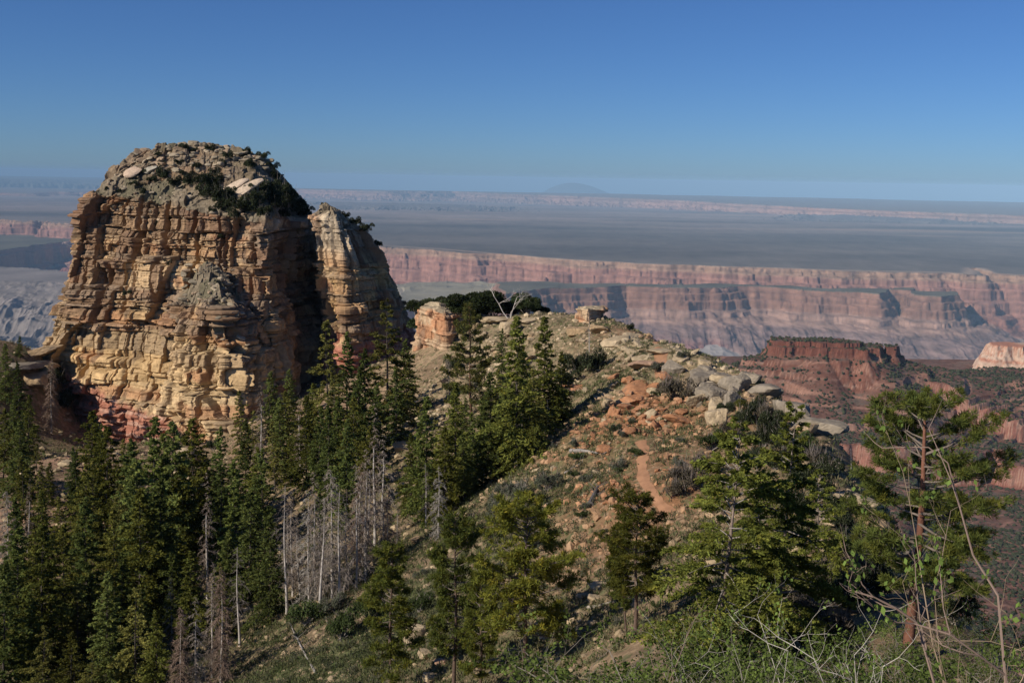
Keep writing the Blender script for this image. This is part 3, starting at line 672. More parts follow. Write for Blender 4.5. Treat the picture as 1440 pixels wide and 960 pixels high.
tow_rings = [
    [(809, 470, 168), (828, 470, 165), (851, 470, 167.5), (850, 460, 172), (812, 460, 173)],
    [(812, 450, 168), (828, 452, 165.5), (849, 450, 168), (848, 446, 172), (814, 446, 172)],
    [(812, 433, 168), (828, 434, 165.5), (848, 434, 168), (847, 431, 172), (814, 431, 172)],
    [(830, 431, 168.5)] * 5]
tag(loft("rock_tower", tow_rings, [20, 30, 18], [1, 1, 0], 260, 57, crop_colour, amp=.3, cap=.25, ref=1), "small flat topped stone stack on the crest of the saddle against the far canyon", "rock stack")
# ================================================================== GENERATORS: rocks, trees, shrubs
import bmesh
def ico(sub):
    bm = bmesh.new(); bmesh.ops.create_icosphere(bm, subdivisions=sub, radius=1.0)
    v = np.array([q.co[:] for q in bm.verts]); f = np.array([[q.index for q in p.verts] for p in bm.faces]); bm.free()
    return v, f
ICO = {k: ico(k) for k in (1, 2, 3, 4, 5)}
def rock_geo(seed, sub=4, cuts=16, flat=.7, rough=.045):
    cuts = max(8, cuts - 4)
    rng = np.random.RandomState(seed); v, f = ICO[sub]
    n = rng.normal(size=(cuts, 3)); n /= np.linalg.norm(n, axis=1)[:, None]; n[0] = (0, 0, 1)
    d = rng.uniform(.50, .92, cuts)
    r = np.min(np.where(v @ n.T > 1e-3, d[None] / np.maximum(v @ n.T, 1e-3), 9), axis=1); r = np.minimum(r, 1.15)
    p = v * r[:, None]
    o = seed * 3.1
    q = 1 + rough * (noise3(p[:, 0] * 3 + o, p[:, 1] * 3, p[:, 2] * 3, seed) + .6 * noise3(p[:, 0] * 8 + o, p[:, 1] * 8, p[:, 2] * 8, seed)) - .04 * (np.abs(noise3(p[:, 0] * 2 + o, p[:, 1] * 2, p[:, 2] * 5, seed + 4)) < .08)
    p = p * q[:, None]; p[:, 2] *= flat
    return p, f
def basis(D, up=None):
    D = D / (np.linalg.norm(D, axis=-1, keepdims=True) + 1e-9)
    u = np.array([0, 0, 1.0]) if up is None else up
    S = np.cross(D, u); S /= np.linalg.norm(S, axis=-1, keepdims=True) + 1e-9
    return D, S, np.cross(S, D)
def rhombs(Cc, D, S, L, W):
    L = np.asarray(L)[:, None] * .5; W = np.asarray(W)[:, None] * .5
    v = np.stack([Cc - D * L, Cc + S * W, Cc + D * L, Cc - S * W], 1).reshape(-1, 3)
    return v, np.arange(len(v)).reshape(-1, 4)
def prisms(P0, P1, R0, R1, sides=3):
    P0 = np.asarray(P0, float); P1 = np.asarray(P1, float); n = len(P0)
    D, S, T = basis(P1 - P0 + 1e-6)
    a = np.arange(sides) * 2 * math.pi / sides
    off = S[:, None, :] * np.cos(a)[None, :, None] + T[:, None, :] * np.sin(a)[None, :, None]
    v = np.concatenate([P0[:, None] + off * np.asarray(R0)[:, None, None], P1[:, None] + off * np.asarray(R1)[:, None, None]], 1)
    k = np.arange(sides); k1 = (k + 1) % sides
    f = np.stack([k, k1, k1 + sides, k + sides], -1)[None] + (np.arange(n) * 2 * sides)[:, None, None]
    return v.reshape(-1, 3), f.reshape(-1, 4)
def trunk_geo(pts, rad, sides=8, seed=0):
    pts = np.asarray(pts, float); rad = np.asarray(rad, float); n = len(pts)
    a = np.arange(sides) * 2 * math.pi / sides
    w = 1 + .12 * noise2(np.repeat(np.arange(n) * .7, sides).reshape(n, sides), np.tile(a * 1.5, (n, 1)), seed)
    ring = np.stack([np.cos(a), np.sin(a), 0 * a], -1)
    v = pts[:, None] + ring[None] * (rad[:, None] * w)[..., None]
    return v.reshape(-1, 3), grid_faces(n, sides, True)
def cat(parts):
    vs, fs, k = [], [], 0
    for v, f in parts: vs.append(v); fs.append(f + k); k += len(v)
    return np.concatenate(vs), np.concatenate(fs)
def join(a, b):
    return np.concatenate([a[0], b[0]]), np.concatenate([a[1], b[1] + len(a[0])]), np.concatenate([a[2], b[2]])
def unit(rng, n):
    d = rng.normal(size=(n, 3)); return d / np.linalg.norm(d, axis=1)[:, None]

def skeleton(rng, H, R, nb, cb, up0, up1, droop, power=.8, gaps=.12):
    i = np.arange(nb); h = cb + (1 - cb) * ((i + rng.uniform(0, 1, nb)) / nb)
    az = i * 2.39996 + rng.normal(0, .35, nb)
    L = R * ((1 - h) / (1 - cb)) ** power * rng.uniform(.55, 1.15, nb) + .04 * R
    L *= np.clip(.55 + (h - cb) / .12, .5, 1)                          # short dead skirts low down
    L *= 1 + .55 * noise2(az * 0.9 + 7, h * 6, int(rng.randint(999)))
    keep = rng.uniform(size=nb) > gaps; h, az, L = h[keep], az[keep], L[keep]
    up = up0 + (up1 - up0) * h + rng.normal(0, .12, len(h))
    dh = np.stack([np.cos(az), np.sin(az), 0 * az], -1)
    def at(ii, t):
        return np.stack([0 * t, 0 * t, h[ii] * H], -1) + dh[ii] * (L[ii] * t)[:, None] + np.array([0, 0, 1.0]) * (L[ii] * (up[ii] * t - droop * t * t))[:, None]
    return h, az, L, dh, up, at
def fir_geo(seed, H=14.0, R=2.4, nb=95, cb=.05, leafL=.36, leafW=.16, K=6, green=(.045, .072, .024), sp=.17, gaps=.10, bare=0.0, bark=(.10, .085, .072), limbc=(.12, .10, .085)):
    rng = np.random.RandomState(seed)
    h, az, L, dh, up, at = skeleton(rng, H, R, nb, cb, -.22, .75, .30, gaps=gaps)
    M = np.maximum(3, (L / sp).astype(int)); ii = np.repeat(np.arange(len(h)), M * 2)
    n = len(ii); t = rng.uniform(max(.12, bare), 1.0, n); sgn = rng.choice([-1, 1], n)
    side = np.stack([-dh[ii][:, 1], dh[ii][:, 0], 0 * t], -1)
    td = dh[ii] * .8 + side * (sgn * rng.uniform(.4, 1.0, n))[:, None] + np.array([0, 0, 1.0]) * (rng.normal(.0, .22, n))[:, None]
    td /= np.linalg.norm(td, axis=1)[:, None]
    tl = np.clip((.14 + .40 * (1 - t)) * L[ii] * rng.uniform(.6, 1.25, n), .16, 1.3)
    p = at(ii, t)
    jj = np.repeat(np.arange(n), K); m = len(jj); f = rng.uniform(.05, 1, m)
    Cc = p[jj] + td[jj] * (tl[jj] * f)[:, None] + rng.normal(0, .06 * leafL / .36, (m, 3)); Cc[:, 2] -= .10 * (tl[jj] * f)
    D = td[jj] + rng.normal(0, .45, (m, 3)); D, S, T = basis(D); ro = rng.normal(0, .75, m)
    S = S * np.cos(ro)[:, None] + T * np.sin(ro)[:, None]
    v, fa = rhombs(Cc, D, S, leafL * rng.uniform(.6, 1.25, m), leafW * rng.uniform(.6, 1.3, m))
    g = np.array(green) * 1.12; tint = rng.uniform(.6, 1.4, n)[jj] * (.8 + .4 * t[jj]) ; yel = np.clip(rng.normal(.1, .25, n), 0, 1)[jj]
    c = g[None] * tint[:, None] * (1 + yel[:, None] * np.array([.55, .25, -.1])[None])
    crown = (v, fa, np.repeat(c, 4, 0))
    kk = np.arange(len(h)); segs = []
    for a, b in ((0, .35), (.35, .7), (.7, .97)):
        segs.append(prisms(at(kk, np.full(len(h), a)), at(kk, np.full(len(h), b)), (.012 + .013 * L) * (1 - a), (.012 + .013 * L) * (1 - b), 3))
    limbs = cat(segs)
    zt = np.linspace(-.4, H, 14); tr = trunk_geo(np.stack([.05 * np.sin(zt * .5 + seed), .05 * np.cos(zt * .4), zt], -1), (.008 * H + .05) * np.clip(1 - zt / H, .06, 1.05), 8, seed)
    bc = lambda g, c: (g[0], g[1], np.tile(np.array(c), (len(g[0]), 1)) * (1 + .3 * noise3(g[0][:, 0] * 3, g[0][:, 1] * 3, g[0][:, 2] * 1.2, 3))[:, None])
    return dict(trunk=join(bc(tr, bark), bc(limbs, limbc)), crown=crown)
def snag_geo(seed, H=13.0, R=1.7, nb=80, cb=.08, fuzz=3, droop=.75, colr=(.30, .255, .225), power=.6, thick=.026, broken=0.0):
    rng = np.random.RandomState(seed)
    h, az, L, dh, up, at = skeleton(rng, H, R, nb, cb, -.15, .35, droop, power, gaps=.2)
    kk = np.arange(len(h)); segs = []
    for a, b in ((0, .33), (.33, .66), (.66, 1.0)):
        segs.append(prisms(at(kk, np.full(len(h), a)), at(kk, np.full(len(h), b)), (.012 + .014 * L) * (1.05 - a), (.012 + .014 * L) * (1.05 - b), 3))
    M = np.maximum(3, (L * 9 * fuzz).astype(int)); ii = np.repeat(kk, M); n = len(ii); t = rng.uniform(.15, 1, n)
    p = at(ii, t); side = np.stack([-dh[ii][:, 1], dh[ii][:, 0], 0 * t], -1)
    td = dh[ii] * .55 + side * rng.uniform(-1, 1, n)[:, None] + np.array([0, 0, 1.0]) * rng.normal(-.45, .35, n)[:, None]
    tl = rng.uniform(.25, .9, n) * (.4 + .6 * L[ii] / R)
    q = p + td * tl[:, None]; segs.append(prisms(p, q, np.full(n, thick), np.full(n, thick * .4), 3))
    f = rng.uniform(.3, .9, n); p2 = p + td * (tl * f)[:, None]; q2 = p2 + (td * .5 + rng.normal(0, .6, (n, 3)) + [0, 0, -.3]) * (tl * .5)[:, None]
    segs.append(prisms(p2, q2, np.full(n, thick * .8), np.full(n, thick * .3), 3))
    v, fa = cat(segs); base = np.array(colr)
    c = base[None] * (1 + .30 * noise3(v[:, 0] * .8, v[:, 1] * .8, v[:, 2] * .5, seed))[:, None] * np.array([1, 1, 1])
    zt = np.linspace(-.4, H * (1 - broken), 14); tv, tf = trunk_geo(np.stack([.07 * np.sin(zt * .5 + seed), .07 * np.cos(zt * .4), zt], -1), (.008 * H + .06) * np.clip(1 - zt / H, .12, 1.05), 8, seed)
    tc = np.array([.46, .42, .38])[None] * (1 + .25 * noise3(tv[:, 0] * 3, tv[:, 1] * 3, tv[:, 2] * .7, seed))[:, None]
    return dict(trunk=join((tv, tf, tc), (v, fa, c)))
def pine_geo(seed, H=12.0, R=2.6, nb=46, cb=.35, needle=.26, nw=.045, per=16, green=(.075, .095, .022), tr=.17, bark=(.15, .085, .055), shape='round', tufts=5, lean=0.0):
    rng = np.random.RandomState(seed); i = np.arange(nb)
    h = cb + (1 - cb) * (i + rng.uniform(0, 1, nb)) / nb; az = i * 2.39996 + rng.normal(0, .5, nb)
    x = (h - cb) / (1 - cb)
    prof = np.sqrt(np.clip(1 - (x * 1.02 - .30) ** 2 / .53, .03, 1)) if shape == 'round' else (1 - x) ** .7 + .08
    L = R * prof * rng.uniform(.55, 1.15, nb) * (1 + .3 * noise2(az, h * 6, seed))
    up = -.10 + .75 * x + rng.normal(0, .16, nb); dh = np.stack([np.cos(az), np.sin(az), 0 * az], -1); Z = np.array([0, 0, 1.0])
    def at(ii, t): return np.stack([lean * h[ii] ** 2 * H, 0 * t, h[ii] * H], -1) + dh[ii] * (L[ii] * t)[:, None] + Z * (L[ii] * (up[ii] * t - .22 * t + .30 * t * t))[:, None]
    kk = np.arange(nb); segs = []
    for a, b in ((0, .3), (.3, .65), (.65, 1.0)):
        segs.append(prisms(at(kk, np.full(nb, a)), at(kk, np.full(nb, b)), (.012 + .018 * L) * (1.05 - a), (.012 + .018 * L) * (1.05 - b), 4))
    M = np.maximum(2, (L * tufts).astype(int)); ii = np.repeat(kk, M); n = len(ii); t = rng.uniform(.30, 1.0, n) ** .8
    p = at(ii, t); off = dh[ii] * rng.uniform(.1, .5, n)[:, None] + np.stack([-dh[ii][:, 1], dh[ii][:, 0], 0 * t], -1) * rng.normal(0, .55, n)[:, None] + Z * rng.uniform(.0, .40, n)[:, None]
    off *= (L[ii] * .42 * (1.2 - t * .6))[:, None]; q = p + off
    segs.append(prisms(p, q, np.full(n, .016), np.full(n, .008), 3))
    jj = np.repeat(np.arange(n), per); m = len(jj)
    D = unit(rng, m); od = off / (np.linalg.norm(off, axis=1)[:, None] + 1e-6); D = D + od[jj] * .55 + Z * .35; D, S, T = basis(D + 1e-4)
    ro = rng.uniform(0, 6.28, m); S = S * np.cos(ro)[:, None] + T * np.sin(ro)[:, None]
    Ln = needle * rng.uniform(.7, 1.2, m); Cc = q[jj] + D * (Ln * .5)[:, None] + rng.normal(0, .05, (m, 3)) * needle / .26
    v, fa = rhombs(Cc, D, S, Ln, nw * rng.uniform(.7, 1.3, m))
    tint = rng.uniform(.6, 1.4, n)[jj]; yel = np.clip(rng.normal(.15, .35, n), 0, 1.2)[jj]
    c = np.array(green)[None] * tint[:, None] * (1 + yel[:, None] * np.array([.55, .22, -.1])[None])
    zt = np.linspace(-.5, H * .99, 18); tv, tf = trunk_geo(np.stack([lean * (zt / H) ** 2 * H * np.sign(zt) + .05 * np.sin(zt * .7 + seed), .05 * np.cos(zt * .6), zt], -1), tr * np.clip(1 - .85 * zt / H, .05, 1.1), 10, seed)
    tc = np.array(bark)[None] * (1 + .3 * noise3(tv[:, 0] * 5, tv[:, 1] * 5, tv[:, 2] * 2, seed))[:, None]
    bv, bf = cat(segs); bc = np.tile(np.array([.20, .165, .14]), (len(bv), 1)) * (1 + .3 * noise3(bv[:, 0] * 2, bv[:, 1] * 2, bv[:, 2] * 2, seed))[:, None]
    return dict(trunk=join((tv, tf, tc), (bv, bf, bc)), crown=(v, fa, np.repeat(c, 4, 0)))
def shrub_geo(seed, R=1.0, Hh=1.0, n=2600, leaf=.11, green=(.07, .085, .04), lobes=9, stems=14, twiggy=0.0, twigc=(.26, .23, .20)):
    rng = np.random.RandomState(seed)
    a = rng.uniform(0, 6.28, lobes); rr = R * np.sqrt(rng.uniform(0, .55, lobes))
    ctr = np.stack([rr * np.cos(a), rr * np.sin(a), Hh * rng.uniform(.28, .68, lobes)], -1); rad = rng.uniform(.28, .5, lobes) * min(R, Hh * 1.2)
    k = rng.randint(lobes, size=n); d = unit(rng, n); d[:, 2] = np.abs(d[:, 2]) * .9 - .25
    Cc = ctr[k] + d * (rad[k] * rng.uniform(.45, 1.1, n) ** .6)[:, None]; Cc[:, 2] = np.maximum(Cc[:, 2], .03)
    D, S, T = basis(unit(rng, n) + [0, 0, .2]); 
    v, f = rhombs(Cc, D, S, leaf * rng.uniform(.7, 1.4, n), leaf * .55 * rng.uniform(.7, 1.4, n))
    tint = (rng.uniform(.7, 1.3, lobes)[k]) * rng.uniform(.75, 1.25, n); c = np.array(green)[None] * tint[:, None]
    P0 = np.zeros((stems, 3)); P0[:, :2] = rng.normal(0, .08 * R, (stems, 2)); P1 = ctr[rng.randint(lobes, size=stems)] + rng.normal(0, .15 * R, (stems, 3))
    P1[:, 2] = np.abs(P1[:, 2]); sg = [prisms(P0, P1, np.full(stems, .022 * R + .008), np.full(stems, .009 * R + .004), 4)]
    m = int(stems * (3 + 14 * twiggy)); b = ctr[rng.randint(lobes, size=m)]; q = b + (unit(rng, m) + [0, 0, .5]) * (rng.uniform(.3, .75, m) * R * .7)[:, None]; q[:, 2] = np.maximum(q[:, 2], .02)
    sg.append(prisms(b, q, np.full(m, .008 * R + .004), np.full(m, .003), 3))
    sv, sf = cat(sg); sc = np.tile(np.array(twigc), (len(sv), 1)) * (1 + .3 * noise3(sv[:, 0] * 5, sv[:, 1] * 5, sv[:, 2] * 5, seed))[:, None]
    return dict(stems=(sv, sf, sc), foliage=(v, f, np.repeat(c, 4, 0)))
def brush_geo(seed, H=2.2, n0=7, spread=.55, leaf=.055, nl=3, green=(.13, .19, .045), wood=(.36, .33, .29), r0=.022, depth=3, leafy=.7, crook=.35):
    """open, crooked brush: stems that fork, small round leaves on the outer twigs"""
    rng = np.random.RandomState(seed); P0, P1, R0, R1, tips = [], [], [], [], []
    def grow(p, d, L, r, k):
        ns = 3
        for s in range(ns):
            d = d + rng.normal(0, crook * .6, 3); d[2] += .08; d /= np.linalg.norm(d)
            q = p + d * (L / ns); P0.append(p); P1.append(q); R0.append(r * (1 - s * .15)); R1.append(r * (1 - (s + 1) * .15)); p = q
            if k > 0 and s > 0 or (k > 0 and rng.uniform() < .5):
                e = d + rng.normal(0, .75, 3); e[2] = abs(e[2]) * .7; e /= np.linalg.norm(e)
                grow(p, e, L * rng.uniform(.4, .65), r * .55, k - 1)
            if k <= 1: tips.append((p, d))
    for i in range(n0):
        a = rng.uniform(0, 6.28); d = np.array([math.cos(a) * spread, math.sin(a) * spread, 1.0]) * 1.0; d /= np.linalg.norm(d)
        grow(np.array([math.cos(a), math.sin(a), 0]) * rng.uniform(0, .15) * H * .5 + [0, 0, -.2], d, H * rng.uniform(.5, .8), r0 * rng.uniform(.7, 1.2), depth)
    v, f = prisms(P0, P1, R0, R1, 5); c = np.array(wood)[None] * (1 + .35 * noise3(v[:, 0] * 6, v[:, 1] * 6, v[:, 2] * 6, seed))[:, None]
    tp = np.array([t[0] for t in tips]); sel = rng.uniform(size=len(tp)) < leafy; tp = tp[sel]
    jj = np.repeat(np.arange(len(tp)), nl); m = len(jj)
    Cc = tp[jj] + rng.normal(0, leaf * .9, (m, 3)); D, S, T = basis(unit(rng, m) * .8 + [0, 0, .3]); ro = rng.uniform(0, 6.28, m); S = S * np.cos(ro)[:, None] + T * np.sin(ro)[:, None]
    lv, lf = rhombs(Cc, D, S, leaf * rng.uniform(.8, 1.6, m), leaf * .75 * rng.uniform(.8, 1.4, m))
    lc = np.array(green)[None] * rng.uniform(.6, 1.4, len(tp))[jj][:, None]
    return dict(stems=(v, f, c), leaves=(lv, lf, np.repeat(lc, 4, 0)))

PMAT = {'trunk': M_BARK, 'branches': M_DEAD, 'crown': M_LEAF, 'stems': M_DEAD, 'foliage': M_SHRUB, 'leaves': M_SHRUB}
class Kind:
    """meshes of one plant variant, shared by every copy"""
    def __init__(s, name, geo, H, bark=(.16, .135, .115), bcol=(.19, .16, .135), mats=None):
        s.name = name; s.H = H; s.parts = []
        for k, g in geo.items():
            v, f = g[0], g[1]; col = g[2] if len(g) > 2 else np.tile(np.array(bark if k == 'trunk' else bcol), (len(v), 1))
            if len(g) <= 2: col = col * (1 + .3 * noise3(v[:, 0] * 3, v[:, 1] * 3, v[:, 2] * 1.2, 3))[:, None]
            o = build_mesh(k, v, f, (mats or PMAT)[k], cols=col, link=False, smooth=(k == 'trunk')); s.parts.append((k, o.data)); bpy.data.objects.remove(o)
    def put(s, loc, H, rot, label, cat_, group=None, lean=(0, 0), wide=1.0):
        e = empty(s.name, loc); k = H / s.H; e.scale = (k * wide, k * wide, k); e.rotation_euler = (lean[0], lean[1], 0)
        e.rotation_euler = (Matrix.Rotation(lean[1], 3, 'Y') @ Matrix.Rotation(lean[0], 3, 'X') @ Matrix.Rotation(rot, 3, 'Z')).to_euler()
        for n, me in s.parts:
            o = bpy.data.objects.new(n, me); COL.objects.link(o); o.parent = e
        return tag(e, label, cat_, group)
# ================================================================== TREES
RNG = np.random.RandomState(4711)
FIR = [Kind("fir_tree", fir_geo(100 + i, H=14, R=r * 1.22, nb=int(n * 1.3), cb=cb, green=g), 14.0) for i, (r, n, cb, g) in enumerate(
    [(2.5, 100, .03, (0.123, 0.139, 0.034)), (2.2, 105, .03, (0.105, 0.132, 0.037)), (2.8, 95, .05, (0.133, 0.143, 0.032)), (2.0, 95, .04, (0.094, 0.123, 0.038)), (2.6, 105, .03, (0.112, 0.139, 0.043)), (2.9, 80, .10, (0.126, 0.132, 0.033))])]
FIRO = [Kind("fir_tree", fir_geo(140 + i, H=14, R=r * 1.1, nb=105, cb=.10, green=(0.161, 0.162, 0.048), gaps=.28, bare=.3), 14.0) for i, r in enumerate((3.0, 2.6, 2.9))]   # open, olive, paler
SNG = [Kind("dead_tree", snag_geo(200 + i, H=13, R=r * 1.0, fuzz=fz * .85, colr=c, nb=int(nb * .95), broken=.06 * i, power=.45 + .1 * i), 13.0) for i, (r, fz, c, nb) in enumerate(
    [(1.5, 3.4, (.35, .30, .25), 90), (1.8, 2.6, (.39, .355, .31), 70), (1.6, 3.8, (.27, .195, .15), 95), (1.3, 3.0, (.31, .255, .21), 80), (1.9, 2.2, (.36, .31, .265), 60), (1.4, 2.6, (.29, .23, .185), 70)])]
THIN = [Kind("dead_tree", snag_geo(230 + i, H=11, R=.9, fuzz=1.6, nb=46, cb=.25, thick=.012, power=.4), 11.0) for i in range(2)]
PINE = [Kind("pine_tree", pine_geo(300 + i, H=13, R=2.7, nb=60, cb=.14, needle=.34, nw=.085, per=16, green=(0.111, 0.120, 0.039), shape='cone', tufts=11, tr=.16), 13.0) for i in range(2)]
POND = [Kind("pine_tree", pine_geo(320 + i, H=12, R=r * .92, nb=64, cb=cb, needle=.30, nw=.055, per=26, green=g, tufts=11, tr=.16, bark=(.13, .09, .07)), 12.0) for i, (r, cb, g) in enumerate(
    [(2.8, .30, (.145, .158, .030)), (2.1, .28, (0.108, 0.132, 0.033)), (2.0, .25, (0.123, 0.145, 0.032)), (2.4, .33, (0.140, 0.151, 0.034))])]
JUN = [Kind("juniper", dict(zip(('branches', 'crown'), [g['stems'], g['foliage']])), 4.0) for g in
       [shrub_geo(400 + i, R=2.3, Hh=4.0, n=9000, leaf=.24, green=c, lobes=14) for i, c in enumerate([(.048, .062, .026), (.055, .066, .03), (.04, .058, .026)])]]
TALL = [Kind("pine_tree", pine_geo(350 + i, H=15, R=1.5, nb=14, cb=.72, needle=.32, nw=.09, per=18, green=(.05, .065, .025), tufts=8, tr=.15, bark=(.17, .12, .09)), 15.0) for i in range(2)]

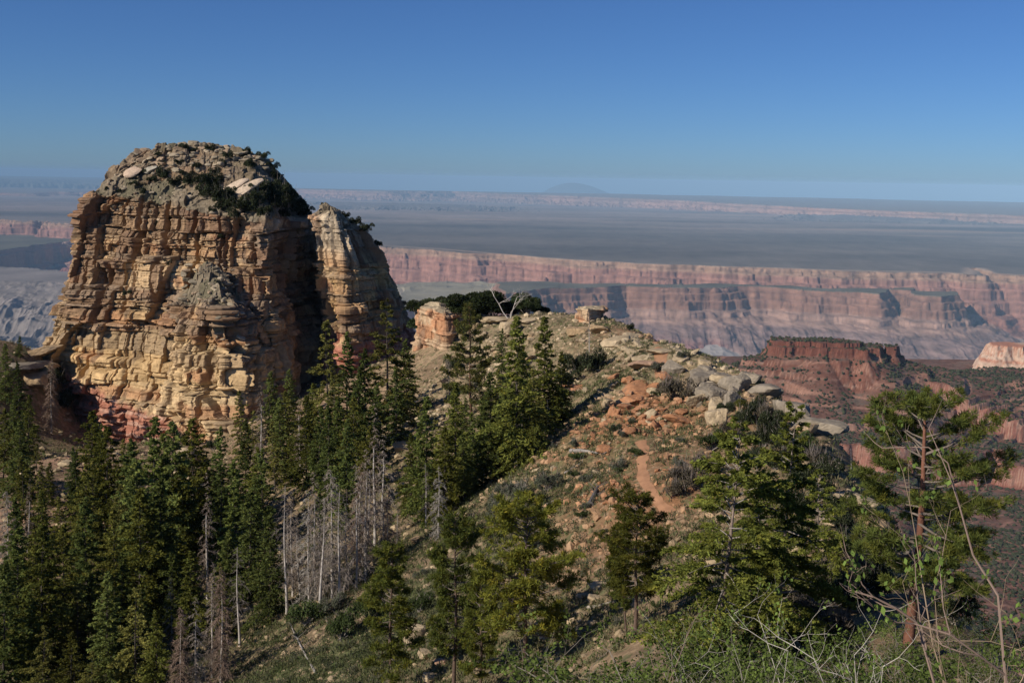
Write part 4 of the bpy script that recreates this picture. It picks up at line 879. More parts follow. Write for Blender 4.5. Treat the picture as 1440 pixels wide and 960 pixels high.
def tree(kinds, px, py, tx, ty, label, cat_="fir tree", group=None, wide=1.0, var=None):
    b = hit(px, py); b[2] = gz(b[0], b[1]) - .05
    top = P(tx, ty, b[1]); H = max(1.0, top[2] - b[2]); dx = top[0] - b[0]
    k = kinds[RNG.randint(len(kinds)) if var is None else var]
    return k.put(tuple(b), H, RNG.uniform(0, 6.28), label, cat_, group, lean=(RNG.normal(0, .02), math.atan2(dx, H)), wide=wide * RNG.uniform(.92, 1.1))
S = "fir tree"; D = "dead tree"; N = "pine tree"
for a in [  # (kinds, base px, py, top px, py, label, category)
    (FIR, 8, 562, 6, 484, "small dark fir on the skyline at the very left edge", S), (FIR, 28, 600, 26, 508, "dark fir just inside the left edge under the butte shoulder", S), (FIR, 26, 500, 28, 472, "tiny fir poking over the saddle left of the butte foot", S),
    (FIR, 40, 648, 40, 556, "dark fir right of the left edge beside pinkish bare scree", S), (FIR, 5, 690, 6, 575, "dark fir cut by the left edge above the scree", S),
    (SNG, 72, 610, 72, 505, "feathery grey dead fir left of the red rock band", D), (FIR, 128, 720, 130, 578, "broad dark fir directly under the left end of the red rock band", S),
    (TALL, 164, 602, 138, 490, "tall leaning pine with a bare stem and bushy tuft before the red rock band", N), (FIRO, 197, 602, 195, 524, "dark slim pine standing before the right end of the red rock band", N),
    (THIN, 178, 604, 172, 544, "thin grey snag between the two pines at the red rock band", D), (THIN, 187, 606, 183, 552, "second thin grey snag beside the slim pine at the red band", D),
    (FIR, 102, 700, 102, 628, "small fir on the upper scree left of the big dark stand", S), (FIR, 68, 712, 70, 650, "small fir standing alone on the pinkish scree", S),
    (FIR, 150, 770, 152, 600, "tall fir at the upper left corner of the dense stand", S), (FIR, 182, 790, 182, 618, "tall dark fir, second along the upper edge of the dense stand", S), (FIR, 216, 800, 215, 588, "tallest dark fir under the buttress of the butte", S),
    (FIR, 243, 800, 240, 596, "fir with a slim spire right of the tallest one under the buttress", S), (FIR, 272, 770, 270, 590, "fir rising below the boulders at the buttress foot", S), (FIR, 310, 740, 309, 600, "short dark fir right of the buttress foot boulders", S),
    (FIR, 122, 880, 118, 700, "dark fir below the bare scree in the left stand", S), (FIR, 88, 920, 88, 738, "broad fir low in the left stand with a rounded outline", S), (FIR, 58, 945, 60, 738, "dark fir near the left edge in the lower stand", S),
    (FIR, 24, 930, 25, 742, "tall fir close to the left edge in the lower stand", S), (FIR, 4, 975, 4, 790, "fir cut by the left edge at the bottom corner", S), (FIR, 162, 860, 160, 716, "mid green fir in the heart of the dense stand", S),
    (FIR, 196, 880, 195, 690, "bright green fir in the middle of the dense stand", S), (FIR, 226, 870, 225, 676, "dark tall fir left of the black gap in the stand", S), (FIR, 262, 850, 260, 752, "small fir in the deep shade left of the big grey snag", S),
    (FIR, 312, 800, 310, 652, "dark fir right of the big grey snag", S), (FIR, 332, 830, 330, 648, "dark fir behind the thin snag in the middle of the stand", S), (FIR, 370, 770, 368, 630, "fir leaning against the grey feathery snags right of the stand", S),
    (FIR, 350, 850, 352, 690, "fir at the right edge of the dense stand", S), (FIR, 380, 870, 381, 722, "low fir at the right edge of the dense stand beside brown snags", S),
    (FIR, 150, 965, 152, 806, "fir in front at the bottom of the stand", S), (FIRO, 190, 980, 192, 826, "yellowish fir in the front row at the bottom left", S), (FIR, 100, 1005, 100, 890, "low olive fir at the bottom edge, left", S), (FIR, 222, 985, 218, 858, "fir with a dead grey top in the bottom row", S),
    (FIRO, 60, 1000, 62, 880, "low dark fir at the bottom edge near the left corner", S), (FIRO, 130, 1010, 130, 915, "small olive fir at the bottom edge, third from the left", S),
    (SNG, 291, 860, 291, 664, "tall pale grey snag with drooping branches in the left stand", D), (THIN, 336, 905, 334, 768, "thin upright grey snag in the gap of the stand", D), (SNG, 242, 900, 240, 808, "grey snag beside the bottom row firs", D),
    (SNG, 276, 975, 275, 838, "grey drooping snag at the bottom of the stand", D), (SNG, 312, 965, 309, 800, "brownish snag behind the bottom grey snag", D), (SNG, 254, 985, 256, 850, "pale snag low at the bottom left of the snag row", D), (SNG, 298, 955, 299, 790, "slender rust grey snag in the lower snag row", D),
    (SNG, 411, 840, 409, 690, "brown grey snag, leftmost of the snag row in the centre", D), (THIN, 402, 865, 400, 684, "slim snag leaning in the central snag row", D), (SNG, 444, 850, 442, 662, "tall silver snag with curving branches in the central snag row", D), (SNG, 468, 842, 464, 660, "silver snag with a forked top in the central snag row", D),
    (SNG, 487, 830, 486, 700, "short brown snag in the central snag row", D), (SNG, 514, 815, 516, 630, "brown feathery snag right of the silver pair", D), (SNG, 526, 770, 528, 566, "tallest brown snag above the central row, dense with dead twigs", D), (SNG, 545, 795, 545, 688, "rightmost brown snag of the central row", D),
    (SNG, 617, 760, 617, 654, "pale grey snag alone beside the green fir in the centre", D), (THIN, 600, 740, 598, 652, "thin grey snag just left of the lone pale one", D), (SNG, 368, 665, 366, 528, "grey feathery snag between the buttress and the central firs", D), (SNG, 422, 655, 420, 552, "grey feathery snag at the left foot of the central firs", D),
    (SNG, 12, 800, 10, 690, "grey brown snag at the left edge of the scree", D), (SNG, 40, 780, 42, 672, "rusty snag among the firs below the scree", D), (SNG, 500, 705, 502, 640, "low brown snag under the central firs", D), (SNG, 558, 770, 560, 700, "small brown snag on the slope right of the central row", D),
    (FIRO, 462, 640, 458, 452, "broad pale olive fir with an open flat top under the dark cleft", S), (FIR, 488, 620, 488, 468, "dark fir between the open olive fir and the tall spire", S), (FIRO, 545, 610, 544, 418, "tall fir with a pointed spire before the dark face of the pinnacle", S), (FIR, 514, 640, 512, 490, "dense green fir left of the tall spire", S),
    (FIR, 430, 690, 432, 556, "fir on the slope below the open olive fir", S), (FIR, 462, 720, 462, 570, "dense dark fir above the silver snags", S), (FIR, 488, 740, 488, 590, "dark green fir above the short brown snag", S), (FIR, 572, 590, 570, 478, "small fir right of the tall spire below the ledge outcrop", S), (FIR, 408, 600, 406, 520, "fir in the shadow at the foot of the dark cliff", S),
    (FIR, 598, 735, 600, 556, "dense green fir with a grey leader in the centre of the picture", S), (FIR, 640, 690, 640, 538, "dark fir right of the dense green fir", S), (FIR, 578, 720, 578, 610, "low fir on the left of the dense green fir", S), (FIR, 625, 725, 626, 600, "low fir in front between the dense green fir and its neighbour", S),
    (PINE, 662, 585, 660, 428, "tall open pine with a thin see through crown before the juniper row", N), (FIR, 728, 660, 727, 446, "tall dark fir with grey branches right of the open pine", S), (FIR, 766, 610, 766, 446, "narrow fir under the end of the juniper row", S), (FIR, 690, 680, 690, 524, "dark fir between the open pine and the tall dark fir", S),
    (FIR, 745, 650, 745, 540, "small bright fir in front of the tall dark fir", S), (FIR, 790, 590, 790, 496, "slim black green fir at the edge of the grassy slope", S), (FIR, 665, 690, 664, 580, "low fir at the lower edge of the central group", S), (FIR, 710, 665, 711, 560, "low dark fir at the right foot of the central group", S), (FIR, 705, 540, 706, 462, "small fir below the white ledges on the crest", S),
    (THIN, 735, 650, 734, 554, "thin dead trunk at the lower right of the central group", D), (THIN, 771, 612, 770, 560, "short dead stick beside the slim black green fir", D), (THIN, 829, 495, 828, 438, "lone thin bare snag on the crest before the stone stack", D), (SNG, 632, 560, 630, 500, "grey leaning snag below the ledge outcrop", D),
    (FIR, 450, 800, 450, 690, "small fir hidden behind the silver snags", S), (FIR, 140, 660, 142, 596, "small fir at the foot of the red rock band", S), (FIR, 60, 830, 58, 690, "fir on the left below the scree with an uneven crown", S), (FIR, 20, 850, 22, 700, "fir at the left edge below the grey brown snag", S), (FIR, 290, 760, 288, 640, "dark fir directly behind the tall pale grey snag", S),
    (FIR, 395, 660, 393, 560, "fir between the two grey feathery snags", S), (FIR, 345, 700, 344, 590, "fir at the right below the buttress", S), (FIR, 232, 740, 230, 610, "dark fir pressed against the buttress foot", S), (FIR, 268, 900, 268, 776, "dark fir behind the lower grey snags", S), (FIR, 120, 800, 122, 655, "slim fir at the border of scree and stand", S),
]:
    tree(*a)
fill = [(70, 880, 790), (40, 905, 800), (110, 940, 830), (140, 900, 780), (172, 925, 790), (205, 945, 810), (235, 935, 800), (168, 800, 660), (200, 770, 610), (230, 800, 640), (258, 800, 650), (285, 830, 700), (318, 860, 740), (345, 800, 660), (300, 770, 640), (180, 750, 620),
        (140, 830, 690), (105, 860, 740), (75, 840, 720), (45, 850, 740), (15, 880, 770), (210, 850, 700), (245, 890, 760), (182, 890, 750), (360, 730, 630), (330, 730, 640), (290, 720, 620), (255, 740, 630), (222, 740, 615), (175, 700, 610), (130, 770, 650), (155, 810, 670), (120, 930, 820), (85, 965, 850), (45, 960, 840), (10, 940, 840), (260, 925, 830), (192, 830, 660), (280, 880, 780), (310, 900, 800), (365, 840, 740)]
for px, py, ty in [q for k_, q in enumerate(fill) if k_ % 5 in (0, 2, 4)] + [(30, 760, 660), (52, 735, 650), (110, 730, 655), (15, 640, 560), (48, 690, 610), (355, 660, 560), (385, 690, 590), (400, 640, 560), (340, 640, 560), (415, 680, 590), (380, 620, 540), (22, 700, 600), (85, 780, 690), (435, 620, 530)]:
    tree(FIR if RNG.uniform() < .72 else FIRO, px + RNG.normal(0, 4), py, px + RNG.normal(0, 5), ty + RNG.normal(0, 16), "dark green fir packed among its like in the forest at the lower left", S, "firs packed in the dense stand")
fill2 = [(452, 690, 570), (475, 690, 560), (498, 680, 560), (470, 655, 520), (505, 650, 520), (530, 650, 540), (556, 625, 520), (440, 640, 540), (612, 700, 590), (650, 705, 610), (680, 660, 560), (715, 640, 520), (750, 630, 520), (735, 600, 490), (655, 640, 560), (775, 600, 520), (700, 620, 520), (590, 690, 600), (640, 640, 570), (520, 700, 600)]
for px, py, ty in fill2:
    tree(FIR if RNG.uniform() < .7 else FIRO, px + RNG.normal(0, 3), py, px, ty, "mid sized fir crowded in the central clumps on the slope under the crest", S, "firs crowded in the central clumps")
fill3 = [(420, 840, 720), (432, 855, 690), (455, 860, 700), (476, 845, 690), (498, 830, 660), (506, 800, 650), (520, 810, 660), (536, 800, 690), (402, 830, 720), (530, 740, 610), (452, 835, 720)]
for px, py, ty in fill3:
    tree(SNG if RNG.uniform() < .6 else THIN, px + RNG.normal(0, 4), py, px + RNG.normal(0, 4), ty, "grey twiggy snag crowded among the others in the central snag row", D, "snags crowded in the central row")
for a in [
    (POND, 548, 985, 551, 768, "slim pine at the bottom centre left with a rounded top", 1.1, 2), (POND, 639, 985, 641, 730, "straight pine with a bare reddish trunk at the bottom centre", .95, 1), (POND, 736, 965, 742, 702, "large yellow green pine with a broad crown at the bottom centre", .95, 0),
    (POND, 676, 990, 676, 812, "small pine between the straight one and the large yellow green one", 1.0, 2), (POND, 893, 905, 896, 698, "round topped pine below the trail on the slope", 1.0, 3), (POND, 881, 895, 872, 760, "smaller dark pine just behind the round topped pine below the trail", .9, 1)]:
    tree(POND, *a[1:6], "pine tree", None, a[6], a[7])
# junipers behind the ledges, on the crest
for i, (px, py, ty, w) in enumerate([(596, 452, 415, 1.0), (622, 448, 405, 1.0), (645, 445, 402, .9), (668, 446, 398, 1.1), (694, 446, 398, 1.1), (722, 446, 402, 1.0), (742, 447, 412, .9), (762, 450, 424, .9), (612, 440, 410, .9), (678, 440, 402, 1.0)]):
    b = P(px, py, 186.0 + (i % 3) * 3); b[2] = gz(b[0], b[1])
    if i < 2: b = P(px, py, 197); b[2] = max(gz(b[0], b[1]), P(px, 446, 197)[2] - 1)
    H = P(px, ty, b[1])[2] - b[2]
    JUN[i % 3].put(tuple(b), H, RNG.uniform(0, 6), "rounded dark juniper in the row behind the ledges on the crest", "juniper", "junipers in the row on the crest", wide=w * 1.15)
_g = brush_geo(745, H=6.0, n0=3, spread=.45, wood=(.56, .52, .46), r0=.085, depth=3, crook=.4)
bw = Kind("dead_tree", dict(trunk=_g['stems']), 6.0, mats=dict(trunk=M_DEAD))
b = P(717, 455, 181); b[2] = gz(b[0], b[1]); bw.put(tuple(b), P(716, 398, 181)[2] - b[2], 1.0, "bleached white dead tree spreading bare arms before the junipers", "dead tree")
# near trees on the brow below the camera
def near_fir(seed, H, R, **k):
    return Kind("fir_tree", fir_geo(seed, H=H, R=R, nb=k.get('nb', 120), cb=.06, leafL=.15, leafW=.06, K=14, sp=.075, green=(0.114, 0.132, 0.030), gaps=.22, bare=.26, bark=(.27, .21, .175), limbc=(.36, .32, .28)), H)
nf1 = near_fir(501, 9.0, 3.3); nf2 = near_fir(502, 9.5, 2.8); nf3 = near_fir(503, 8.0, 2.7, nb=95)
def near(kind, px, py, Y, tx, ty, label, cat_, wide=1.0, rot=0.0, extra=.6):
    b = P(px, py, Y); b[2] = min(gz(b[0], b[1]), b[2]) - .1
    top = P(tx, ty, Y); H = top[2] - b[2]
    return kind.put(tuple(b), H, rot, label, cat_, None, lean=(0, math.atan2(top[0] - b[0], H)), wide=wide)
near(nf1, 1008, 925, 37, 1040, 592, "near fir with a pale mottled trunk and thick olive sprays, right of centre", S, 1.0, .4)
near(nf2, 1092, 905, 39, 1118, 566, "near fir with bare pale upper limbs right of the thick one", S, .85, 1.9)
near(nf3, 1075, 890, 44, 1062, 640, "dense fir standing behind and between the two near firs", S, 1.0, 2.2)
near(nf3, 1150, 830, 50, 1152, 660, "bushy fir on the brow in front of the shaded gully", S, 1.1, 4.0)
pn = Kind("pine_tree", pine_geo(520, H=9.0, R=2.35, nb=50, cb=.32, needle=.21, nw=.024, per=50, green=(0.092, 0.114, 0.030), tufts=15, tr=.20, bark=(.20, .095, .065)), 9.0)
near(pn, 1279, 922, 36, 1304, 568, "ponderosa pine with a bare rust red trunk near the right edge", N, 1.0, .8)
pd = Kind("dead_tree", snag_geo(270, H=6, R=1.5, nb=34, cb=.15, fuzz=2.0, droop=.05, colr=(.06, .05, .045), power=.5, thick=.014), 6.0)
near(pd, 1197, 690, 76, 1196, 630, "small blackened dead pine on the right skyline against the red cliff", D, 1.0, 0)

# ================================================================== SHRUBS
SHB = {
    'dark': [Kind("shrub", shrub_geo(600 + i, green=(.050, .060, .032), leaf=.13), 1.0) for i in range(3)],
    'grey': [Kind("shrub", shrub_geo(610 + i, green=(.115, .125, .085), leaf=.10, twiggy=.4), 1.0) for i in range(3)],
    'green': [Kind("shrub", shrub_geo(620 + i, green=(.070, .095, .034), leaf=.11), 1.0) for i in range(3)],
    'brown': [Kind("shrub", shrub_geo(630 + i, green=(.105, .090, .062), leaf=.08, n=3200, twiggy=1.0, twigc=(.20, .17, .15)), 1.0) for i in range(2)],
    'yel': [Kind("shrub", shrub_geo(640, green=(.12, .125, .03), leaf=.12), 1.0)]}
def shrub(kind, px, py, wpx, label, group=None, hr=.8, Y=None):
    if Y is None: b = hit(px, py); b[2] = gz(b[0], b[1]) - .05
    else: b = P(px, py, Y)
    w = wpx / F * b[1] / 1.9; ks = SHB[kind]
    return ks[RNG.randint(len(ks))].put(tuple(b), w * 2 * hr, RNG.uniform(0, 6), label, "shrub", group, wide=1 / (2 * hr) * RNG.uniform(.9, 1.1) * 1.0)
# on the butte: seated by casting a ray down on the finished rock
DG = bpy.context.evaluated_depsgraph_get()
def cast(px, py, names=("cliff", "buttress", "spire", "rock_outcrop")):
    DG.update()
    d = Vector(ray(px, py)).normalized(); org = Vector((0, 0, 0))
    for _ in range(6):
        ok, loc, nrm, idx, ob, mtx = SC.ray_cast(DG, org, d)
        if not ok: return None
        if ob.name.split('.')[0] in names: return np.array(loc)
        org = loc + d * .3
    return None
CAST = {}
bsh = [(292, 266, 34), (270, 262, 26), (312, 288, 38), (338, 296, 30), (360, 290, 34), (384, 282, 44), (404, 290, 40), (420, 300, 32), (232, 252, 26), (215, 258, 18), (300, 246, 18), (345, 218, 18), (382, 240, 20), (295, 212, 16), (320, 222, 16),
       (188, 262, 14), (152, 268, 12), (240, 312, 16), (218, 318, 16), (236, 372, 12), (178, 416, 14), (262, 252, 20), (330, 308, 26), (372, 306, 26), (398, 306, 22), (250, 232, 14), (226, 232, 12), (300, 262, 30), (286, 278, 30), (322, 282, 30), (348, 300, 34), (318, 300, 30), (394, 278, 34), (374, 272, 26), (410, 302, 34), (388, 296, 36), (244, 262, 22), (205, 246, 14), (222, 222, 14), (258, 210, 14), (352, 236, 20), (370, 224, 18), (386, 252, 20), (310, 232, 14), (278, 240, 18), (168, 272, 12), (200, 272, 14), (336, 320, 18), (300, 300, 16), (430, 304, 22), (352, 270, 20), (310, 336, 12), (272, 214, 12)]
for px, py, w in bsh: CAST[(px, py)] = cast(px, py)
psh = [(500, 316, 18), (515, 326, 20), (486, 306, 14), (530, 346, 14), (548, 384, 14)]
for px, py, w in psh: CAST[(px, py)] = cast(px, py)
for px, py, w in bsh + psh:
    p = CAST[(px, py)]
    if p is None: continue
    ws = w / F * p[1] / 1.9; q = (px, py) in [(a, b) for a, b, c in psh]
    SHB['dark'][RNG.randint(3)].put((p[0], p[1] + .5, p[2] - .25), ws * 1.5, RNG.uniform(0, 6), "dark shrub rooted on the shaded crest of the narrow pinnacle" if q else "dark scrubby bush rooted in the rubble and ledges of the butte",
                                  "shrub", "shrubs on the pinnacle" if q else "shrubs on the butte", wide=1 / 1.5)
for a in [
    ('brown', 950, 562, 56, "big round brown grey bush among the boulders on the crest"), ('dark', 806, 528, 40, "dark bush, left one of the clump on the saddle crest"), ('dark', 830, 526, 44, "dark bush, right one of the clump on the saddle crest"), ('dark', 796, 545, 34, "dark bush at the lower end of the saddle clump"),
    ('dark', 1062, 585, 40, "dark scrub in the shade behind the boulders"), ('dark', 1085, 606, 40, "dark scrub on the shaded skyline of the ridge"), ('yel', 1041, 572, 20, "small yellow green bush glowing among dark scrub"), ('dark', 1045, 600, 40, "dark scrub below the small yellow green bush"),
    ('brown', 965, 690, 56, "brown bush just right of the trail"), ('brown', 990, 665, 44, "brown bush above the one right of the trail"), ('brown', 945, 700, 36, "small brown bush touching the trail edge"), ('dark', 885, 462, 14, "small bush on the skyline of the saddle, left one"), ('dark', 905, 466, 16, "small bush on the skyline of the saddle, right one"),
    ('brown', 953, 480, 18, "small tawny bush on the skyline before the purple slope"), ('dark', 836, 447, 24, "low dark bush against the flat topped stone stack"), ('green', 1130, 640, 50, "green bush on the skyline left of the blackened pine"), ('dark', 1105, 632, 44, "dark bush under the capping boulders of the ridge"), ('grey', 975, 545, 22, "grey bush right of the big round one"),
    ('dark', 75, 545, 40, "dark bush under the tan blocks at the left foot of the butte"), ('dark', 95, 575, 36, "dark bush in the hollow left of the red rock band"), ('green', 1000, 635, 40, "green scrub above the near firs"), ('dark', 1180, 720, 44, "dark bush on the edge of the shaded gully"), ('dark', 1215, 775, 44, "dark bush by the pale tilted boulder"), ('brown', 1160, 830, 60, "tawny bush in the gully behind the near firs"), ('brown', 1130, 880, 70, "large tawny bush at the foot of the gully"), ('dark', 1230, 850, 60, "dark bush left of the ponderosa trunk"),
    ('dark', 1340, 880, 60, "dark bush right of the ponderosa trunk"), ('brown', 1180, 900, 70, "brown bush in front of the gully by the bottom edge"), ('grey', 770, 690, 40, "grey green bush on the grassy slope, upper one"), ('grey', 730, 710, 46, "grey green bush on the grassy slope, middle one"), ('grey', 700, 735, 50, "grey green bush on the grassy slope, lower one"),
    ('green', 660, 760, 44, "green bush on the slope above the bottom pines"), ('dark', 764, 708, 20, "small dark bush beside the big yellow pine top"), ('grey', 870, 660, 26, "low grey bush left of the trail"), ('dark', 866, 615, 18, "small dark bush below the orange rubble"), ('green', 430, 880, 50, "green bush at the foot of the silver snags"), ('green', 480, 900, 60, "leafy green bush below the central snag row"),
    ('green', 520, 870, 50, "leafy green bush left of the slim bottom pine"), ('grey', 470, 860, 40, "grey bush below the silver snags"), ('green', 590, 860, 40, "green bush behind the slim bottom pine"), ('dark', 258, 625, 26, "dark bush between blocks at the buttress foot"), ('dark', 300, 632, 20, "small dark bush on the rock pile below the buttress"), ('dark', 640, 520, 26, "dark bush below the ledge outcrop")]:
    shrub(*a)
for i, (px, py, w) in enumerate([(1075, 590, 34), (1095, 622, 44), (1075, 625, 46), (1110, 645, 46), (1145, 655, 44), (1060, 650, 40), (1090, 660, 48), (1165, 668, 40), (1030, 620, 34), (1130, 680, 46), (1185, 745, 40), (1195, 790, 50), (1205, 820, 56), (1165, 860, 56), (1240, 820, 44), (1020, 580, 26), (1110, 650, 34), (1200, 865, 60), (1120, 720, 44), (1150, 700, 44)]):
    shrub('dark' if i % 4 else 'brown', px, py, w, "dark oak scrub filling the shady side of the ridge on the right", "dark scrub on the shady side of the ridge")
for i in range(70):                                       # the rest of the scrub on the open slope
    px = RNG.uniform(560, 960); py = RNG.uniform(500, 900)
    shrub('grey' if i % 3 else 'green', px, py, RNG.uniform(12, 26), "low grey green bush scattered over the open grassy slope", "low bushes on the open slope", hr=.6)
# ================================================================== BOULDERS, LOGS, RUBBLE
ROCKS = []
def rock_mats():
    pal = {'orange': (.40, .195, .10), 'cream': (.43, .335, .215), 'grey': (.275, .232, .178), 'tan': (.39, .275, .16), 'pink': (.42, .27, .18)}
    return pal
PAL = rock_mats()
for kname, c in PAL.items():
    for i in range(7):
        v, f = rock_geo(900 + i + 13 * len(kname), 4 if i < 5 else 3, cuts=14 + i, flat=[.75, .6, .9, .55, .8, .7, .65][i], rough=.05)
        n = noise3(v[:, 0] * 1.5 + i, v[:, 1] * 1.5, v[:, 2] * 1.5, 5); n2 = noise3(v[:, 0] * 5, v[:, 1] * 5 + i, v[:, 2] * 5, 6)
        cc = mixc(np.array(c)[None] * (1 + .22 * n + .15 * n2)[:, None], np.tile(C3(.17, .145, .115), (len(v), 1)), sstep(.15, .5, n2 * .6 + n * .5) * .5)
        o = build_mesh("boulder", v, f, M_STONE, cols=cc, link=False); ROCKS.append((kname, o.data)); bpy.data.objects.remove(o)
RK = {k: [m for n, m in ROCKS if n == k] for k in PAL}
def boulder(kind, px, py, wpx, label, group=None, asp=(1, 1, 1), rot=None, Y=None, sink=.25, tilt=.15, zoff=0.0):
    if Y is None: b = hit(px, py); b[2] = gz(b[0], b[1])
    else: b = P(px, py, Y)
    if group and trail_dist(b[:1], b[1:2])[0] < 1.1: return None
    r = wpx / F * b[1] / 2 * 1.08
    me = RK[kind][RNG.randint(7)]; o = bpy.data.objects.new("boulder", me); COL.objects.link(o)
    o.scale = (r * asp[0], r * asp[1], r * asp[2]); o.location = (b[0], b[1] + r * .5, b[2] + r * asp[2] * (.55 - sink) + zoff)
    rt = RNG.uniform(0, 6.28) if rot is None else rot
    o.rotation_euler = (RNG.normal(0, tilt), RNG.normal(0, tilt), rt)
    return tag(o, label, "boulder", group)
for a in [
    ('grey', 1010, 562, 40, "split grey boulder with a hollow on the crest edge, left of the shade", (1, 1, 1.2)), ('grey', 985, 548, 44, "grey pitted boulder beside the big round bush", (1, 1, 1)), ('cream', 1014, 598, 40, "tall leaning cream boulder under the crest rocks", (.9, .8, 1.5)),
    ('grey', 1040, 520, 32, "small tilted boulder on the ridge skyline, uppermost", (1, 1, .9)), ('grey', 1060, 541, 40, "dark sided block on the ridge skyline", (1.1, .9, .8)), ('grey', 1082, 556, 50, "broad block jutting on the ridge skyline", (1.1, 1, 1.0)), ('grey', 1124, 590, 52, "angular capping boulder highest on the lower ridge skyline", (1.1, 1, .9)),
    ('grey', 1158, 612, 54, "low block jutting from the ridge skyline against the red hill", (1.2, 1, .85)), ('grey', 1104, 584, 38, "rounded grey boulder left of the capping one", (1, 1, 1.1)), ('cream', 1092, 596, 24, "small pale boulder under the ridge scrub", (1, 1, 1)), ('tan', 1135, 615, 44, "tan block below the capping boulder", (1.2, 1, .8)),
    ('tan', 1222, 745, 62, "large pale tilted boulder above the gully on the right", (1, .8, 1.1)), ('cream', 1212, 708, 48, "cream boulder on the skyline above the pale tilted one", (1.3, 1, .6)), ('pink', 1245, 765, 40, "weathered pinkish block right of the gully", (1.2, 1, .8)), ('tan', 1222, 765, 24, "rounded tan stone under the pale tilted boulder", (1, 1, .9)),
    ('tan', 1165, 780, 50, "tan ledge boulder behind the near firs", (1.4, 1, .8)), ('cream', 1160, 735, 40, "pale ledge boulder at the head of the gully", (1.5, 1, .7)), ('grey', 1262, 790, 44, "grey block by the ponderosa in half shade", (1.2, 1, .8)), ('cream', 1170, 705, 24, "small cream rock under the blackened pine", (1, 1, 1.1)), ('cream', 1186, 705, 30, "pale cleft rock right under the blackened pine", (1.1, 1, .8)),
    ('grey', 1282, 830, 20, "small pale stone left of the ponderosa trunk", (.7, 1, 1.5)), ('cream', 863, 722, 14, "small cream boulder beside the round topped pine", (.9, 1, 1.3)), ('cream', 842, 835, 34, "flat cream stone on the slope at the bottom", (1.3, 1, .6)), ('cream', 835, 850, 22, "rounded cream stone below the flat one", (1, 1, .9)),
    ('tan', 727, 660, 22, "blocky tan boulder on the grassy slope", (1, 1, 1.1)), ('tan', 690, 680, 20, "low tan boulder on the grassy slope", (1.3, 1, .7)), ('cream', 643, 710, 30, "flat pale boulder by the lone grey snag", (1.3, 1, .6)), ('tan', 584, 765, 18, "square tan boulder right of the brown snags", (1, 1, .9)), ('cream', 580, 900, 40, "white rock face behind the slim bottom pine", (.9, 1, 1.7)), ('cream', 598, 925, 24, "narrow white stone beside the white rock face", (.8, 1, 1.6)),
    ('pink', 620, 938, 24, "reddish rounded stone at the bottom centre", (1, 1, .9)), ('cream', 608, 958, 26, "pale stone at the bottom edge below the reddish one", (1.2, 1, .7)), ('pink', 660, 920, 34, "low pinkish boulder by the straight pine's trunk", (1.3, 1, .7)), ('tan', 750, 945, 26, "tan stone right of the straight pine", (1.2, 1, .7)), ('orange', 900, 552, 40, "large flat orange boulder above the rubble slope", (1.4, 1, .7)), ('cream', 932, 498, 36, "flat cream ledge on the upper crest beside the path", (1.6, 1, .45)),
    ('cream', 862, 490, 34, "pale ledge block at the left of the upper crest", (1.4, 1, .7)), ('pink', 905, 520, 40, "pinkish ledge block on the upper crest", (1.3, 1, .8)), ('cream', 720, 470, 34, "pale pillar boulder under the white ledges", (.9, 1, 1.5)), ('cream', 700, 452, 44, "white ledge below the bleached tree", (1.7, 1, .5)), ('cream', 660, 448, 40, "white ledge left of the bleached tree", (1.6, 1, .5)), ('cream', 745, 452, 40, "white ledge right of the bleached tree", (1.6, 1, .4)),
    ('tan', 845, 466, 26, "tan block left of the stone stack's foot", (1.2, 1, .8)), ('tan', 812, 470, 30, "tan block in the shade below the stone stack", (1.2, 1, .8)), ('tan', 52, 500, 40, "tan boulder on the shoulder left of the butte", (1.4, 1, .7)), ('tan', 50, 545, 36, "square tan boulder below the left shoulder", (1, 1, 1.1)), ('grey', 35, 520, 50, "grey slab on the left shoulder of the butte", (1.5, 1, .5)), ('tan', 62, 525, 32, "tan block leaning on the butte's left foot", (1.1, 1, .9)),
    ('grey', 402, 512, 22, "dark round boulder in the butte's shadow", (1, 1, 1)), ('pink', 356, 525, 26, "pinkish block right of the buttress", (1, 1, 1)), ('tan', 336, 540, 30, "tan block wedged below the buttress", (1.1, 1, .9)), ('tan', 305, 582, 34, "long pale slab lying on the buttress foot rocks", (1.7, .8, .4)), ('tan', 288, 600, 30, "tan block in the rock pile under the buttress", (1.1, 1, .9)), ('grey', 310, 612, 34, "grey block low in the rock pile under the buttress", (1.2, 1, .7)),
    ('orange', 240, 610, 40, "orange cliff block left of the rock pile under the buttress", (1, 1, 1.2)), ('pink', 262, 592, 30, "pinkish block above the orange cliff block", (1.1, 1, .8)), ('tan', 330, 612, 28, "tan block at the right of the rock pile", (1, 1, .9)), ('cream', 255, 690, 44, "pale rock face glimpsed behind the firs under the butte", (1.2, 1, 1.3)), ('cream', 252, 655, 40, "upper pale rock glimpsed behind the firs under the butte", (1.2, 1, 1.2)),
    ('cream', 88, 655, 20, "pale stone on the scree beside the small lone fir", (1.2, 1, .8)), ('cream', 28, 670, 16, "small pale stone on the left scree", (1, 1, .8)), ('tan', 568, 530, 24, "tan rock below the left end of the outcrop", (1, 1, 1)), ('cream', 690, 545, 40, "pale smooth rock face under the open pine", (1.2, 1, 1.2)), ('tan', 475, 655, 22, "tan rock among the central firs", (1.2, 1, .8)), ('cream', 563, 635, 26, "pale rock left of the dense green fir", (1, 1, 1.2))]:
    boulder(*a[:5], asp=a[5], tilt=.1)
